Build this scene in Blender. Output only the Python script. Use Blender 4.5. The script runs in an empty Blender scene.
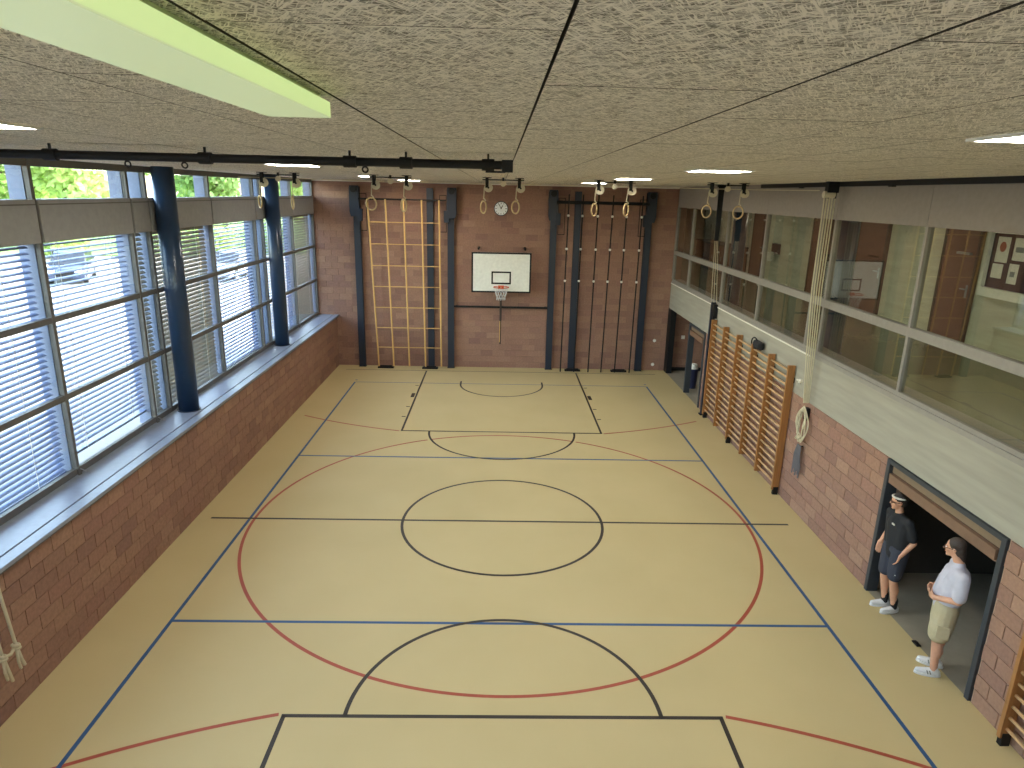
import bpy, bmesh, math, random
from mathutils import Vector, Matrix
from math import pi, sin, cos, radians as R

random.seed(7)
scene = bpy.context.scene
COL = scene.collection

# ------------------------------------------------------------------ camera
CAM = Vector((-0.1398, 0.0895, 5.6415))
FWD = Vector((0.02241804, 0.9619737, -0.27222057))
RGT = Vector((0.99961167, -0.01706017, 0.02203325))
UPV = Vector((-0.01655128, 0.2726088, 0.96198259))
cd = bpy.data.cameras.new('camera')
cam = bpy.data.objects.new('camera', cd)
COL.objects.link(cam)
m = Matrix.Identity(4)
for i in range(3):
    m[i][0] = RGT[i]; m[i][1] = UPV[i]; m[i][2] = -FWD[i]; m[i][3] = CAM[i]
cam.matrix_world = m
cd.sensor_width = 36.0
cd.lens = 672.83 / 1024 * 36.0
cd.clip_start = 0.05
cd.clip_end = 500
scene.camera = cam

# ------------------------------------------------------------------ world, sun, exposure
world = bpy.data.worlds.new('world')
scene.world = world
world.use_nodes = True
wn = world.node_tree
wn.nodes.clear()
wo = wn.nodes.new('ShaderNodeOutputWorld')
wb = wn.nodes.new('ShaderNodeBackground')
ws = wn.nodes.new('ShaderNodeTexSky')
ws.sky_type = 'NISHITA'
ws.sun_disc = False
ws.sun_elevation = R(50)
ws.sun_rotation = R(60)
ws.air_density = 1.2
ws.dust_density = 2.0
ws.ozone_density = 1.0
wb.inputs['Strength'].default_value = 1.1
wm = wn.nodes.new('ShaderNodeMixRGB'); wm.blend_type = 'MULTIPLY'; wm.inputs['Fac'].default_value = 1.0
wm.inputs[2].default_value = (1.10, 1.0, 0.86, 1)        # warm haze in the air
wn.links.new(ws.outputs[0], wm.inputs[1])
wn.links.new(wm.outputs[0], wb.inputs['Color'])
wn.links.new(wb.outputs[0], wo.inputs['Surface'])

sl = bpy.data.lights.new('sun', 'SUN')
sl.energy = 4.2
sl.angle = R(0.6)
sl.color = (1.0, 0.95, 0.86)
so = bpy.data.objects.new('sun', sl)
COL.objects.link(so)
so.rotation_euler = Vector((-0.62, -0.24, -0.75)).to_track_quat('-Z', 'Y').to_euler()

# daylight portals: they emit nothing, they only guide sky sampling to the window openings
for (py, pw) in ((3.0, 6.0), (9.2, 5.2), (14.7, 5.0), (19.8, 4.4)):
    pl = bpy.data.lights.new('window_portal', 'AREA')
    pl.shape = 'RECTANGLE'; pl.size = 4.2; pl.size_y = pw
    pl.cycles.is_portal = True
    po = bpy.data.objects.new('window_portal', pl)
    COL.objects.link(po)
    po.location = (-6.5, py, 3.9)
    po.rotation_euler = (0, R(-90), 0)
pl = bpy.data.lights.new('window_portal', 'AREA')  # portal of the window band added in the near wall
pl.shape = 'RECTANGLE'; pl.size = 10.8; pl.size_y = 1.1
pl.cycles.is_portal = True
po = bpy.data.objects.new('window_portal', pl)
COL.objects.link(po)
po.location = (-0.1, -1.4, 5.35)
po.rotation_euler = (R(90), 0, R(180))

scene.view_settings.view_transform = 'Standard'
scene.view_settings.look = 'None'
scene.view_settings.gamma = 1.0
scene.view_settings.use_curve_mapping = False
scene.view_settings.exposure = 1.51
scene.cycles.max_bounces = 9
scene.cycles.diffuse_bounces = 6
scene.cycles.transparent_max_bounces = 24
scene.cycles.sample_clamp_indirect = 6.0
scene.cycles.caustics_reflective = False
scene.cycles.caustics_refractive = False
scene.cycles.use_denoising = True

# ------------------------------------------------------------------ helpers
def lin(c):
    return tuple(((v / 255) / 12.92 if v / 255 <= 0.04045 else ((v / 255 + 0.055) / 1.055) ** 2.4) for v in c)

MATS = {}
def newmat(name):
    mt = bpy.data.materials.new(name); mt.use_nodes = True
    nt = mt.node_tree
    b = nt.nodes['Principled BSDF']
    MATS[name] = mt
    return mt, nt, b

def plain(name, rgb, rough=0.6, metal=0.0, noise=0.06, scale=12.0, bump=0.0, bscale=60.0, spec=0.5, emit=0.0):
    """a base colour that wanders a little with a noise, optional fine relief"""
    mt, nt, b = newmat(name)
    c = lin(rgb)
    tc = nt.nodes.new('ShaderNodeTexCoord')
    n = nt.nodes.new('ShaderNodeTexNoise'); n.inputs['Scale'].default_value = scale; n.inputs['Detail'].default_value = 4
    r = nt.nodes.new('ShaderNodeValToRGB')
    r.color_ramp.elements[0].position = 0.3; r.color_ramp.elements[1].position = 0.7
    r.color_ramp.elements[0].color = tuple(v * (1 - noise) for v in c) + (1,)
    r.color_ramp.elements[1].color = tuple(min(1, v * (1 + noise)) for v in c) + (1,)
    nt.links.new(tc.outputs['Object'], n.inputs['Vector'])
    nt.links.new(n.outputs['Fac'], r.inputs['Fac'])
    nt.links.new(r.outputs['Color'], b.inputs['Base Color'])
    b.inputs['Roughness'].default_value = rough
    b.inputs['Metallic'].default_value = metal
    b.inputs['Specular IOR Level'].default_value = spec
    if bump:
        n2 = nt.nodes.new('ShaderNodeTexNoise'); n2.inputs['Scale'].default_value = bscale; n2.inputs['Detail'].default_value = 5
        bp = nt.nodes.new('ShaderNodeBump'); bp.inputs['Strength'].default_value = bump; bp.inputs['Distance'].default_value = 0.01
        nt.links.new(tc.outputs['Object'], n2.inputs['Vector'])
        nt.links.new(n2.outputs['Fac'], bp.inputs['Height'])
        nt.links.new(bp.outputs['Normal'], b.inputs['Normal'])
    if emit:
        b.inputs['Emission Color'].default_value = c + (1,)
        b.inputs['Emission Strength'].default_value = emit
    return mt

def brick_mat(name, island):
    mt, nt, b = newmat(name)
    if island:
        g = nt.nodes.new('ShaderNodeNewGeometry'); rnd = g.outputs['Random Per Island']
    else:
        g = nt.nodes.new('ShaderNodeObjectInfo'); rnd = g.outputs['Random']
    r = nt.nodes.new('ShaderNodeValToRGB')
    cols = [(136, 102, 88), (149, 113, 95), (144, 106, 92), (152, 117, 97), (146, 110, 93), (133, 99, 87), (150, 114, 95), (158, 123, 103)]
    els = r.color_ramp.elements
    els[0].position = 0; els[0].color = lin(cols[0]) + (1,)
    els[1].position = 1; els[1].color = lin(cols[-1]) + (1,)
    for k in range(1, 7):
        e = els.new(k / 7); e.color = lin(cols[k]) + (1,)
    nt.links.new(rnd, r.inputs['Fac'])
    tc = nt.nodes.new('ShaderNodeTexCoord')
    geo = nt.nodes.new('ShaderNodeNewGeometry')
    n = nt.nodes.new('ShaderNodeTexNoise'); n.inputs['Scale'].default_value = 22; n.inputs['Detail'].default_value = 6
    nt.links.new(geo.outputs['Position'], n.inputs['Vector'])
    mx = nt.nodes.new('ShaderNodeMixRGB'); mx.blend_type = 'OVERLAY'; mx.inputs['Fac'].default_value = 0.3
    nt.links.new(r.outputs['Color'], mx.inputs[1]); nt.links.new(n.outputs['Fac'], mx.inputs[2])
    nt.links.new(mx.outputs[0], b.inputs['Base Color'])
    b.inputs['Roughness'].default_value = 0.75
    n2 = nt.nodes.new('ShaderNodeTexNoise'); n2.inputs['Scale'].default_value = 90; n2.inputs['Detail'].default_value = 4
    nt.links.new(geo.outputs['Position'], n2.inputs['Vector'])
    bp = nt.nodes.new('ShaderNodeBump'); bp.inputs['Strength'].default_value = 0.35; bp.inputs['Distance'].default_value = 0.006
    nt.links.new(n2.outputs['Fac'], bp.inputs['Height']); nt.links.new(bp.outputs['Normal'], b.inputs['Normal'])
    return mt

def glass_mat(name, tint, f0=0.05, haze=0.0):
    """thin architectural glass: clear with Schlick reflection, the same from either side"""
    mt, nt, b = newmat(name)
    nt.nodes.remove(b)
    out = nt.nodes['Material Output']
    geo = nt.nodes.new('ShaderNodeNewGeometry')
    dot = nt.nodes.new('ShaderNodeVectorMath'); dot.operation = 'DOT_PRODUCT'
    nt.links.new(geo.outputs['Normal'], dot.inputs[0]); nt.links.new(geo.outputs['Incoming'], dot.inputs[1])
    ab = nt.nodes.new('ShaderNodeMath'); ab.operation = 'ABSOLUTE'; nt.links.new(dot.outputs['Value'], ab.inputs[0])
    s = nt.nodes.new('ShaderNodeMath'); s.operation = 'SUBTRACT'; s.inputs[0].default_value = 1; nt.links.new(ab.outputs[0], s.inputs[1])
    p = nt.nodes.new('ShaderNodeMath'); p.operation = 'POWER'; p.inputs[1].default_value = 5; nt.links.new(s.outputs[0], p.inputs[0])
    ma = nt.nodes.new('ShaderNodeMath'); ma.operation = 'MULTIPLY_ADD'; ma.inputs[1].default_value = 1 - f0; ma.inputs[2].default_value = f0
    nt.links.new(p.outputs[0], ma.inputs[0])
    tr = nt.nodes.new('ShaderNodeBsdfTransparent'); tr.inputs['Color'].default_value = tint + (1,)
    gl = nt.nodes.new('ShaderNodeBsdfGlossy'); gl.inputs['Roughness'].default_value = 0.0
    mx = nt.nodes.new('ShaderNodeMixShader')
    nt.links.new(ma.outputs[0], mx.inputs['Fac']); nt.links.new(tr.outputs[0], mx.inputs[1]); nt.links.new(gl.outputs[0], mx.inputs[2])
    nt.links.new(mx.outputs[0], out.inputs['Surface'])
    return mt

def woodwool_mat():
    mt, nt, b = newmat('wood_wool_panel')
    geo = nt.nodes.new('ShaderNodeNewGeometry')
    oi = nt.nodes.new('ShaderNodeObjectInfo')
    def strand(angle, sx, sy, seed):
        m0 = nt.nodes.new('ShaderNodeMapping')
        m0.inputs['Rotation'].default_value = (0, 0, angle)
        nt.links.new(geo.outputs['Position'], m0.inputs['Vector'])
        mp = nt.nodes.new('ShaderNodeMapping')
        mp.inputs['Scale'].default_value = (sx, sy, 1)
        mp.inputs['Location'].default_value = (seed, seed * 1.7, 0)
        nt.links.new(m0.outputs[0], mp.inputs['Vector'])
        n = nt.nodes.new('ShaderNodeTexNoise'); n.inputs['Scale'].default_value = 1.0
        n.inputs['Detail'].default_value = 3; n.inputs['Distortion'].default_value = 1.4
        nt.links.new(mp.outputs[0], n.inputs['Vector'])
        return n.outputs['Fac']
    a = strand(0.2, 16, 110, 3); c = strand(1.1, 15, 105, 11); d = strand(2.1, 16, 110, 23)
    m1 = nt.nodes.new('ShaderNodeMath'); m1.operation = 'MAXIMUM'; nt.links.new(a, m1.inputs[0]); nt.links.new(c, m1.inputs[1])
    m2 = nt.nodes.new('ShaderNodeMath'); m2.operation = 'MAXIMUM'; nt.links.new(m1.outputs[0], m2.inputs[0]); nt.links.new(d, m2.inputs[1])
    r = nt.nodes.new('ShaderNodeValToRGB')
    r.color_ramp.elements[0].position = 0.47; r.color_ramp.elements[0].color = lin((122, 118, 108)) + (1,)
    r.color_ramp.elements[1].position = 0.60; r.color_ramp.elements[1].color = lin((240, 235, 224)) + (1,)
    nt.links.new(m2.outputs[0], r.inputs['Fac'])
    big = nt.nodes.new('ShaderNodeTexNoise'); big.inputs['Scale'].default_value = 9; big.inputs['Detail'].default_value = 5
    nt.links.new(geo.outputs['Position'], big.inputs['Vector'])
    mx = nt.nodes.new('ShaderNodeMixRGB'); mx.blend_type = 'OVERLAY'; mx.inputs['Fac'].default_value = 0.25
    nt.links.new(r.outputs['Color'], mx.inputs[1]); nt.links.new(big.outputs['Fac'], mx.inputs[2])
    nt.links.new(mx.outputs[0], b.inputs['Base Color'])
    b.inputs['Roughness'].default_value = 0.95
    b.inputs['Specular IOR Level'].default_value = 0.1
    bp = nt.nodes.new('ShaderNodeBump'); bp.inputs['Strength'].default_value = 0.6; bp.inputs['Distance'].default_value = 0.006
    nt.links.new(m2.outputs[0], bp.inputs['Height']); nt.links.new(bp.outputs['Normal'], b.inputs['Normal'])
    return mt

def concrete_mat(name, rgb, boards=True):
    mt, nt, b = newmat(name)
    c = lin(rgb)
    geo = nt.nodes.new('ShaderNodeNewGeometry')
    mp = nt.nodes.new('ShaderNodeMapping'); mp.inputs['Scale'].default_value = (0.6, 0.6, 7.0) if boards else (1.5, 1.5, 1.5)
    nt.links.new(geo.outputs['Position'], mp.inputs['Vector'])
    n = nt.nodes.new('ShaderNodeTexNoise'); n.inputs['Scale'].default_value = 1.6; n.inputs['Detail'].default_value = 8
    nt.links.new(mp.outputs[0], n.inputs['Vector'])
    r = nt.nodes.new('ShaderNodeValToRGB')
    r.color_ramp.elements[0].position = 0.3; r.color_ramp.elements[0].color = tuple(v * 0.88 for v in c) + (1,)
    r.color_ramp.elements[1].position = 0.7; r.color_ramp.elements[1].color = tuple(min(1, v * 1.08) for v in c) + (1,)
    nt.links.new(n.outputs['Fac'], r.inputs['Fac'])
    nt.links.new(r.outputs['Color'], b.inputs['Base Color'])
    b.inputs['Roughness'].default_value = 0.8
    bp = nt.nodes.new('ShaderNodeBump'); bp.inputs['Strength'].default_value = 0.25; bp.inputs['Distance'].default_value = 0.01
    nt.links.new(n.outputs['Fac'], bp.inputs['Height']); nt.links.new(bp.outputs['Normal'], b.inputs['Normal'])
    return mt

def wood_mat(name, rgb, axis='Z'):
    mt, nt, b = newmat(name)
    c = lin(rgb)
    tc = nt.nodes.new('ShaderNodeTexCoord')
    mp = nt.nodes.new('ShaderNodeMapping')
    mp.inputs['Scale'].default_value = {'Z': (40, 40, 2), 'Y': (40, 2, 40), 'X': (2, 40, 40)}[axis]
    nt.links.new(tc.outputs['Object'], mp.inputs['Vector'])
    n = nt.nodes.new('ShaderNodeTexNoise'); n.inputs['Scale'].default_value = 1.0; n.inputs['Detail'].default_value = 5; n.inputs['Distortion'].default_value = 0.6
    nt.links.new(mp.outputs[0], n.inputs['Vector'])
    r = nt.nodes.new('ShaderNodeValToRGB')
    r.color_ramp.elements[0].position = 0.3; r.color_ramp.elements[0].color = tuple(v * 0.72 for v in c) + (1,)
    r.color_ramp.elements[1].position = 0.75; r.color_ramp.elements[1].color = tuple(min(1, v * 1.15) for v in c) + (1,)
    nt.links.new(n.outputs['Fac'], r.inputs['Fac']); nt.links.new(r.outputs['Color'], b.inputs['Base Color'])
    b.inputs['Roughness'].default_value = 0.45
    return mt

def floor_mat():
    mt, nt, b = newmat('sports_floor')
    geo = nt.nodes.new('ShaderNodeNewGeometry')
    n = nt.nodes.new('ShaderNodeTexNoise'); n.inputs['Scale'].default_value = 0.7; n.inputs['Detail'].default_value = 3
    nt.links.new(geo.outputs['Position'], n.inputs['Vector'])
    r = nt.nodes.new('ShaderNodeValToRGB')
    r.color_ramp.elements[0].position = 0.3; r.color_ramp.elements[0].color = lin((196, 177, 130)) + (1,)
    r.color_ramp.elements[1].position = 0.7; r.color_ramp.elements[1].color = lin((201, 182, 135)) + (1,)
    nt.links.new(n.outputs['Fac'], r.inputs['Fac']); nt.links.new(r.outputs['Color'], b.inputs['Base Color'])
    n2 = nt.nodes.new('ShaderNodeTexNoise'); n2.inputs['Scale'].default_value = 1.2; n2.inputs['Detail'].default_value = 4
    nt.links.new(geo.outputs['Position'], n2.inputs['Vector'])
    mr = nt.nodes.new('ShaderNodeMapRange'); mr.inputs['To Min'].default_value = 0.5; mr.inputs['To Max'].default_value = 0.62
    nt.links.new(n2.outputs['Fac'], mr.inputs['Value']); nt.links.new(mr.outputs[0], b.inputs['Roughness'])
    b.inputs['Specular IOR Level'].default_value = 0.16
    return mt

def leaf_mat(name, rgb):
    mt, nt, b = newmat(name)
    c = lin(rgb)
    g = nt.nodes.new('ShaderNodeNewGeometry')
    r = nt.nodes.new('ShaderNodeValToRGB')
    r.color_ramp.elements[0].color = tuple(v * 0.7 for v in c) + (1,)
    r.color_ramp.elements[1].color = tuple(min(1, v * 1.3) for v in c) + (1,)
    nt.links.new(g.outputs['Random Per Island'], r.inputs['Fac'])
    nt.links.new(r.outputs['Color'], b.inputs['Base Color'])
    b.inputs['Roughness'].default_value = 0.6
    tr = nt.nodes.new('ShaderNodeBsdfTranslucent'); nt.links.new(r.outputs['Color'], tr.inputs['Color'])
    mx = nt.nodes.new('ShaderNodeMixShader'); mx.inputs['Fac'].default_value = 0.4
    nt.links.new(b.outputs[0], mx.inputs[1]); nt.links.new(tr.outputs[0], mx.inputs[2])
    nt.links.new(mx.outputs[0], nt.nodes['Material Output'].inputs['Surface'])
    return mt

class MB:
    def __init__(self):
        self.v = []; self.f = []
    def quad(self, a, b, c, d):
        n = len(self.v); self.v += [tuple(a), tuple(b), tuple(c), tuple(d)]; self.f.append((n, n + 1, n + 2, n + 3))
    def box(self, x0, x1, y0, y1, z0, z1, M=None):
        n = len(self.v)
        p = [Vector((x, y, z)) for z in (z0, z1) for y in (y0, y1) for x in (x0, x1)]
        if M is not None: p = [M @ q for q in p]
        self.v += [tuple(q) for q in p]
        for f in ((0, 2, 3, 1), (4, 5, 7, 6), (0, 1, 5, 4), (2, 6, 7, 3), (0, 4, 6, 2), (1, 3, 7, 5)):
            self.f.append(tuple(n + i for i in f))
        return self
    def cyl(self, p0, p1, r0, r1=None, n=12, caps=True):
        if r1 is None: r1 = r0
        p0 = Vector(p0); p1 = Vector(p1); d = (p1 - p0).normalized()
        a = d.orthogonal().normalized(); b = d.cross(a)
        s = len(self.v)
        for p, r in ((p0, r0), (p1, r1)):
            for k in range(n):
                t = 2 * pi * k / n
                self.v.append(tuple(p + a * (r * cos(t)) + b * (r * sin(t))))
        for k in range(n):
            self.f.append((s + k, s + (k + 1) % n, s + n + (k + 1) % n, s + n + k))
        if caps:
            self.f.append(tuple(s + k for k in reversed(range(n)))); self.f.append(tuple(s + n + k for k in range(n)))
        return self
    def tube(self, pts, r, n=6, closed=False):
        pts = [Vector(p) for p in pts]; s = len(self.v); L = len(pts)
        ref = None
        for i, p in enumerate(pts):
            if closed: d = (pts[(i + 1) % L] - pts[i - 1]).normalized()
            else: d = (pts[min(i + 1, L - 1)] - pts[max(i - 1, 0)]).normalized()
            if ref is None: ref = d.orthogonal().normalized()
            a = (ref - d * ref.dot(d))
            a = a.normalized() if a.length > 1e-6 else d.orthogonal().normalized()
            ref = a; b = d.cross(a)
            rr = r[i] if isinstance(r, (list, tuple)) else r
            for k in range(n):
                t = 2 * pi * k / n
                self.v.append(tuple(p + a * (rr * cos(t)) + b * (rr * sin(t))))
        for i in range(L if closed else L - 1):
            j = (i + 1) % L
            for k in range(n):
                self.f.append((s + i * n + k, s + i * n + (k + 1) % n, s + j * n + (k + 1) % n, s + j * n + k))
        if not closed:
            self.f.append(tuple(s + k for k in reversed(range(n)))); self.f.append(tuple(s + (L - 1) * n + k for k in range(n)))
        return self
    def torus(self, c, ax, R0, r0, n=24, k=8, sy=1.0):
        c = Vector(c); d = Vector(ax).normalized(); a = d.orthogonal().normalized(); b = d.cross(a)
        # keep b as vertical as possible
        if abs(d.z) < 0.9:
            b = (Vector((0, 0, 1)) - d * d.z).normalized(); a = b.cross(d)
        return self.tube([c + a * (R0 * cos(2 * pi * i / n)) + b * (R0 * sy * sin(2 * pi * i / n)) for i in range(n)], r0, k, closed=True)
    def ell(self, c, rx, ry, rz, nu=16, nv=10, M=None):
        s = len(self.v); c = Vector(c)
        for j in range(nv + 1):
            ph = pi * j / nv
            for i in range(nu):
                t = 2 * pi * i / nu
                p = Vector((rx * sin(ph) * cos(t), ry * sin(ph) * sin(t), rz * cos(ph)))
                if M is not None: p = M @ p
                self.v.append(tuple(c + p))
        for j in range(nv):
            for i in range(nu):
                self.f.append((s + j * nu + i, s + (j + 1) * nu + i, s + (j + 1) * nu + (i + 1) % nu, s + j * nu + (i + 1) % nu))
        return self
    def prism(self, poly, lo, hi, fn):
        """poly: list of (u,v); fn(u,v,w) -> point; extruded between w=lo and w=hi"""
        s = len(self.v); n = len(poly)
        for w in (lo, hi):
            for (u, v) in poly: self.v.append(tuple(fn(u, v, w)))
        self.f.append(tuple(s + k for k in reversed(range(n)))); self.f.append(tuple(s + n + k for k in range(n)))
        for k in range(n): self.f.append((s + k, s + (k + 1) % n, s + n + (k + 1) % n, s + n + k))
        return self
    def mesh(self, name, mat, smooth=False):
        me = bpy.data.meshes.new(name)
        me.from_pydata(self.v, [], self.f)
        me.update()
        bm = bmesh.new(); bm.from_mesh(me)
        bmesh.ops.recalc_face_normals(bm, faces=bm.faces)
        bm.to_mesh(me); bm.free()
        if mat: me.materials.append(MATS[mat])
        if smooth:
            for p in me.polygons: p.use_smooth = True
        return me
    def build(self, name, mat, parent=None, smooth=False, bevel=0.0, **tags):
        me = self.mesh(name, mat, smooth)
        o = bpy.data.objects.new(name, me); COL.objects.link(o)
        if parent is not None: o.parent = parent
        if bevel:
            b = o.modifiers.new('bevel', 'BEVEL'); b.width = bevel; b.segments = 2; b.limit_method = 'ANGLE'
        for k, v in tags.items(): o[k] = v
        return o

def empty(name, label=None, category=None, group=None, loc=(0, 0, 0), rz=0.0, **tags):
    o = bpy.data.objects.new(name, None); COL.objects.link(o)
    o.location = loc; o.rotation_euler = (0, 0, rz); o.empty_display_size = 0.2
    if label: o['label'] = label
    if category: o['category'] = category
    if group: o['group'] = group
    for k, v in tags.items(): o[k] = v
    return o

def struct(o, label=None):
    o['kind'] = 'structure'
    if label: o['label'] = label
    return o

def inst(name, me, parent, loc=(0, 0, 0), rot=(0, 0, 0)):
    o = bpy.data.objects.new(name, me); COL.objects.link(o); o.parent = parent
    o.location = loc; o.rotation_euler = rot
    return o

# ------------------------------------------------------------------ materials
floor_mat(); woodwool_mat()
brick_mat('brick', False); brick_mat('brick_joined', True)
plain('mortar', (150, 118, 100), 0.9)
plain('mortar_light', (176, 150, 132), 0.9)
plain('slab_dark', (70, 66, 58), 0.9)
plain('panel_edge_shade', (62, 57, 48), 0.95)  # shadow of the panel seams put into the colour of the sides
concrete_mat('concrete', (156, 151, 138))
concrete_mat('concrete_floor', (152, 143, 126), False)
concrete_mat('concrete_corridor', (200, 198, 180))
plain('corridor_floor', (122, 122, 96), 0.22)
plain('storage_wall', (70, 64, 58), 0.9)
plain('line_black', (46, 38, 31), 0.5)
plain('line_blue', (44, 84, 128), 0.5)
plain('line_red', (166, 76, 52), 0.5)
plain('frame_grey', (94, 91, 88), 0.5)
plain('box_grey', (150, 150, 152), 0.6)
plain('frame_lilac', (140, 134, 127), 0.5)
plain('fascia_grey', (140, 132, 124), 0.6)
plain('sill_metal', (138, 144, 158), 0.38)
plain('sill_edge', (92, 90, 88), 0.5)
plain('slat_skylit', (120, 134, 168), 0.45)  # blue of the sky on the slats is put into their colour
plain('slat_taupe', (150, 145, 135), 0.5)
plain('fin_white', (112, 124, 150), 0.6)
plain('column_blue', (32, 54, 82), 0.28)
plain('steel_navy', (25, 34, 50), 0.5)
plain('steel_black', (18, 18, 20), 0.55, spec=0.3)
plain('rod_brown', (62, 46, 40), 0.5)
plain('lamp_white', (225, 225, 220), 0.5)
plain('lamp_end', (190, 205, 150), 0.5)
plain('pulley_cream', (205, 196, 170), 0.5)
plain('ring_wood', (190, 165, 120), 0.45)
plain('rope_cream', (198, 188, 160), 0.85, bump=0.4, bscale=120)
plain('rope_grey', (104, 100, 104), 0.9, bump=0.5, bscale=80)
plain('net_white', (215, 215, 215), 0.7)
plain('grid_wood', (214, 172, 104), 0.5)
wood_mat('bar_upright', (160, 110, 62), 'Z')
wood_mat('bar_rung', (208, 168, 122), 'Y')
plain('board_white', (222, 222, 214), 0.4)
plain('rim_orange', (206, 84, 40), 0.4)
plain('clock_face', (228, 232, 236), 0.3)
plain('clock_rim', (58, 66, 78), 0.35)
plain('white_plastic', (230, 226, 216), 0.5)
plain('door_tan', (128, 106, 84), 0.6)
plain('door_leaf', (120, 92, 74), 0.6)
plain('door_frame', (52, 56, 62), 0.5)
plain('door_brown', (104, 66, 48), 0.5)
plain('door_trim', (66, 48, 40), 0.5)
plain('paper', (236, 236, 228), 0.8)
plain('print_rust', (168, 92, 70), 0.8)
plain('print_grey', (130, 138, 140), 0.8)
plain('board_maroon', (70, 40, 40), 0.7)
plain('bin_navy', (26, 30, 62), 0.5)
plain('asphalt', (132, 128, 122), 0.9)
plain('lawn', (96, 128, 60), 0.9, noise=0.25, scale=2)
plain('bark', (86, 70, 54), 0.9)
leaf_mat('leaf_a', (150, 176, 96)); leaf_mat('leaf_b', (168, 190, 116)); leaf_mat('leaf_c', (128, 158, 92))
plain('car_navy', (50, 62, 88), 0.25); plain('car_blue', (52, 110, 190), 0.25); plain('car_silver', (150, 158, 170), 0.25)
plain('car_glass', (24, 28, 34), 0.08); plain('tyre', (24, 24, 25), 0.8); plain('car_light', (220, 222, 224), 0.15)
plain('alloy', (150, 152, 156), 0.35, 0.6)
plain('skin', (206, 152, 122), 0.55); plain('skin_b', (200, 150, 124), 0.55)
plain('cloth_black', (30, 30, 34), 0.85, bump=0.2); plain('cloth_navy_grey', (52, 54, 66), 0.85, bump=0.2)
plain('cloth_white', (188, 185, 198), 0.85, bump=0.2); plain('cloth_khaki', (180, 168, 138), 0.85, bump=0.3)
plain('hair_dark', (36, 28, 24), 0.6, bump=0.6, bscale=90); plain('hair_brown', (64, 52, 46), 0.6, bump=0.6, bscale=90)
plain('shoe_white', (218, 218, 218), 0.5); plain('shoe_grey', (120, 124, 120), 0.6); plain('sock_black', (28, 28, 30), 0.9)
plain('lens_dark', (20, 20, 24), 0.15); plain('print_blue', (120, 140, 190), 0.85); plain('cap_white', (214, 210, 204), 0.7)
plain('eye_white', (232, 228, 222), 0.3); plain('lip', (160, 92, 84), 0.5)
glass_mat('glass_clear', (0.93, 0.96, 0.96), 0.04)
glass_mat('glass_corridor', (0.91, 0.92, 0.86), 0.11)
# luminous diffuser
def lamp_mat(name, rgb, s):
    mt, nt, b = newmat(name)
    b.inputs['Base Color'].default_value = (0.6, 0.6, 0.55, 1)
    b.inputs['Emission Color'].default_value = lin(rgb) + (1,)
    b.inputs['Emission Strength'].default_value = s
lamp_mat('diffuser_green', (198, 222, 160), 0.19)
lamp_mat('diffuser_green_side', (202, 234, 146), 0.255)
lamp_mat('diffuser_white', (255, 249, 236), 23.0)
lamp_mat('diffuser_fill', (255, 246, 224), 4.0)  # glow of the lamps added in the corridor and far store

# ------------------------------------------------------------------ constants of the hall
XL, XR = -5.42, 5.5          # faces of the lower side walls
WX = -6.0                    # inner face of the left window frames
YB = 22.05                   # face of the back wall
Y0 = -0.9                    # near wall
HC = 5.945                   # ceiling underside
SILL = 1.70

# ------------------------------------------------------------------ floor and court lines
fl = struct(MB().box(-6.3, XR, Y0, YB, -0.2, 0).build('floor', 'sports_floor'), 'beige sports hall floor with painted court lines')
LT = 0.0012
def line_box(x0, x1, y0, y1, mat, z=LT):
    o = MB().box(x0, x1, y0, y1, 0.0, z).build('court_line', mat, fl)
    return o
BW = 0.05
CUT = [(0, 11.0, 1.8), (0, 6.325, 1.775), (0, 15.675, 1.775)]
def near_black(x, y, w=0.05):
    d = abs(math.hypot(x, y - 11.0) - 1.775)
    if d < w: return True
    if y > 6.32 and abs(math.hypot(x, y - 6.325) - 1.775) < w: return True
    if y < 15.68 and abs(math.hypot(x, y - 15.675) - 1.775) < w: return True
    return False
def arc(cx, cy, r, a0, a1, mat, w=BW, n=96, z=LT, cut=False):
    mb = MB()
    for i in range(n):
        t0 = a0 + (a1 - a0) * i / n; t1 = a0 + (a1 - a0) * (i + 1) / n
        tm = (t0 + t1) / 2
        if cut and near_black(cx + r * cos(tm), cy + r * sin(tm)): continue
        p = []
        for zz in (0.0, z):
            for (rr, t) in ((r - w / 2, t0), (r + w / 2, t0), (r + w / 2, t1), (r - w / 2, t1)):
                p.append((cx + rr * cos(t), cy + rr * sin(t), zz))
        s = len(mb.v); mb.v += p
        mb.f += [(s + 3, s + 2, s + 1, s), (s + 4, s + 5, s + 6, s + 7), (s, s + 1, s + 5, s + 4), (s + 2, s + 3, s + 7, s + 6)]
    return mb.build('court_line', mat, fl)
zb, zr, zk = 0.0013, 0.0010, 0.0016
for sx in (-1, 1):
    line_box(sx * 4.475 - 0.025, sx * 4.475 + 0.025, 2.0, 19.975, 'line_blue', zb)
for y in (8.025, 13.975):
    # blue lines stop short of the black free-throw arcs
    line_box(-4.45, 4.45, y - 0.025, y + 0.025, 'line_blue', zb)
line_box(-4.45, 4.45, 19.96, 19.99, 'line_blue', zb)
line_box(-4.45, 4.45, 2.0, 2.05, 'line_blue', zb)
line_box(-5.16, 5.16, 10.975, 11.025, 'line_black', zk)
line_box(-5.08, 5.08, 21.45, 21.48, 'line_black', zk)
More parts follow.
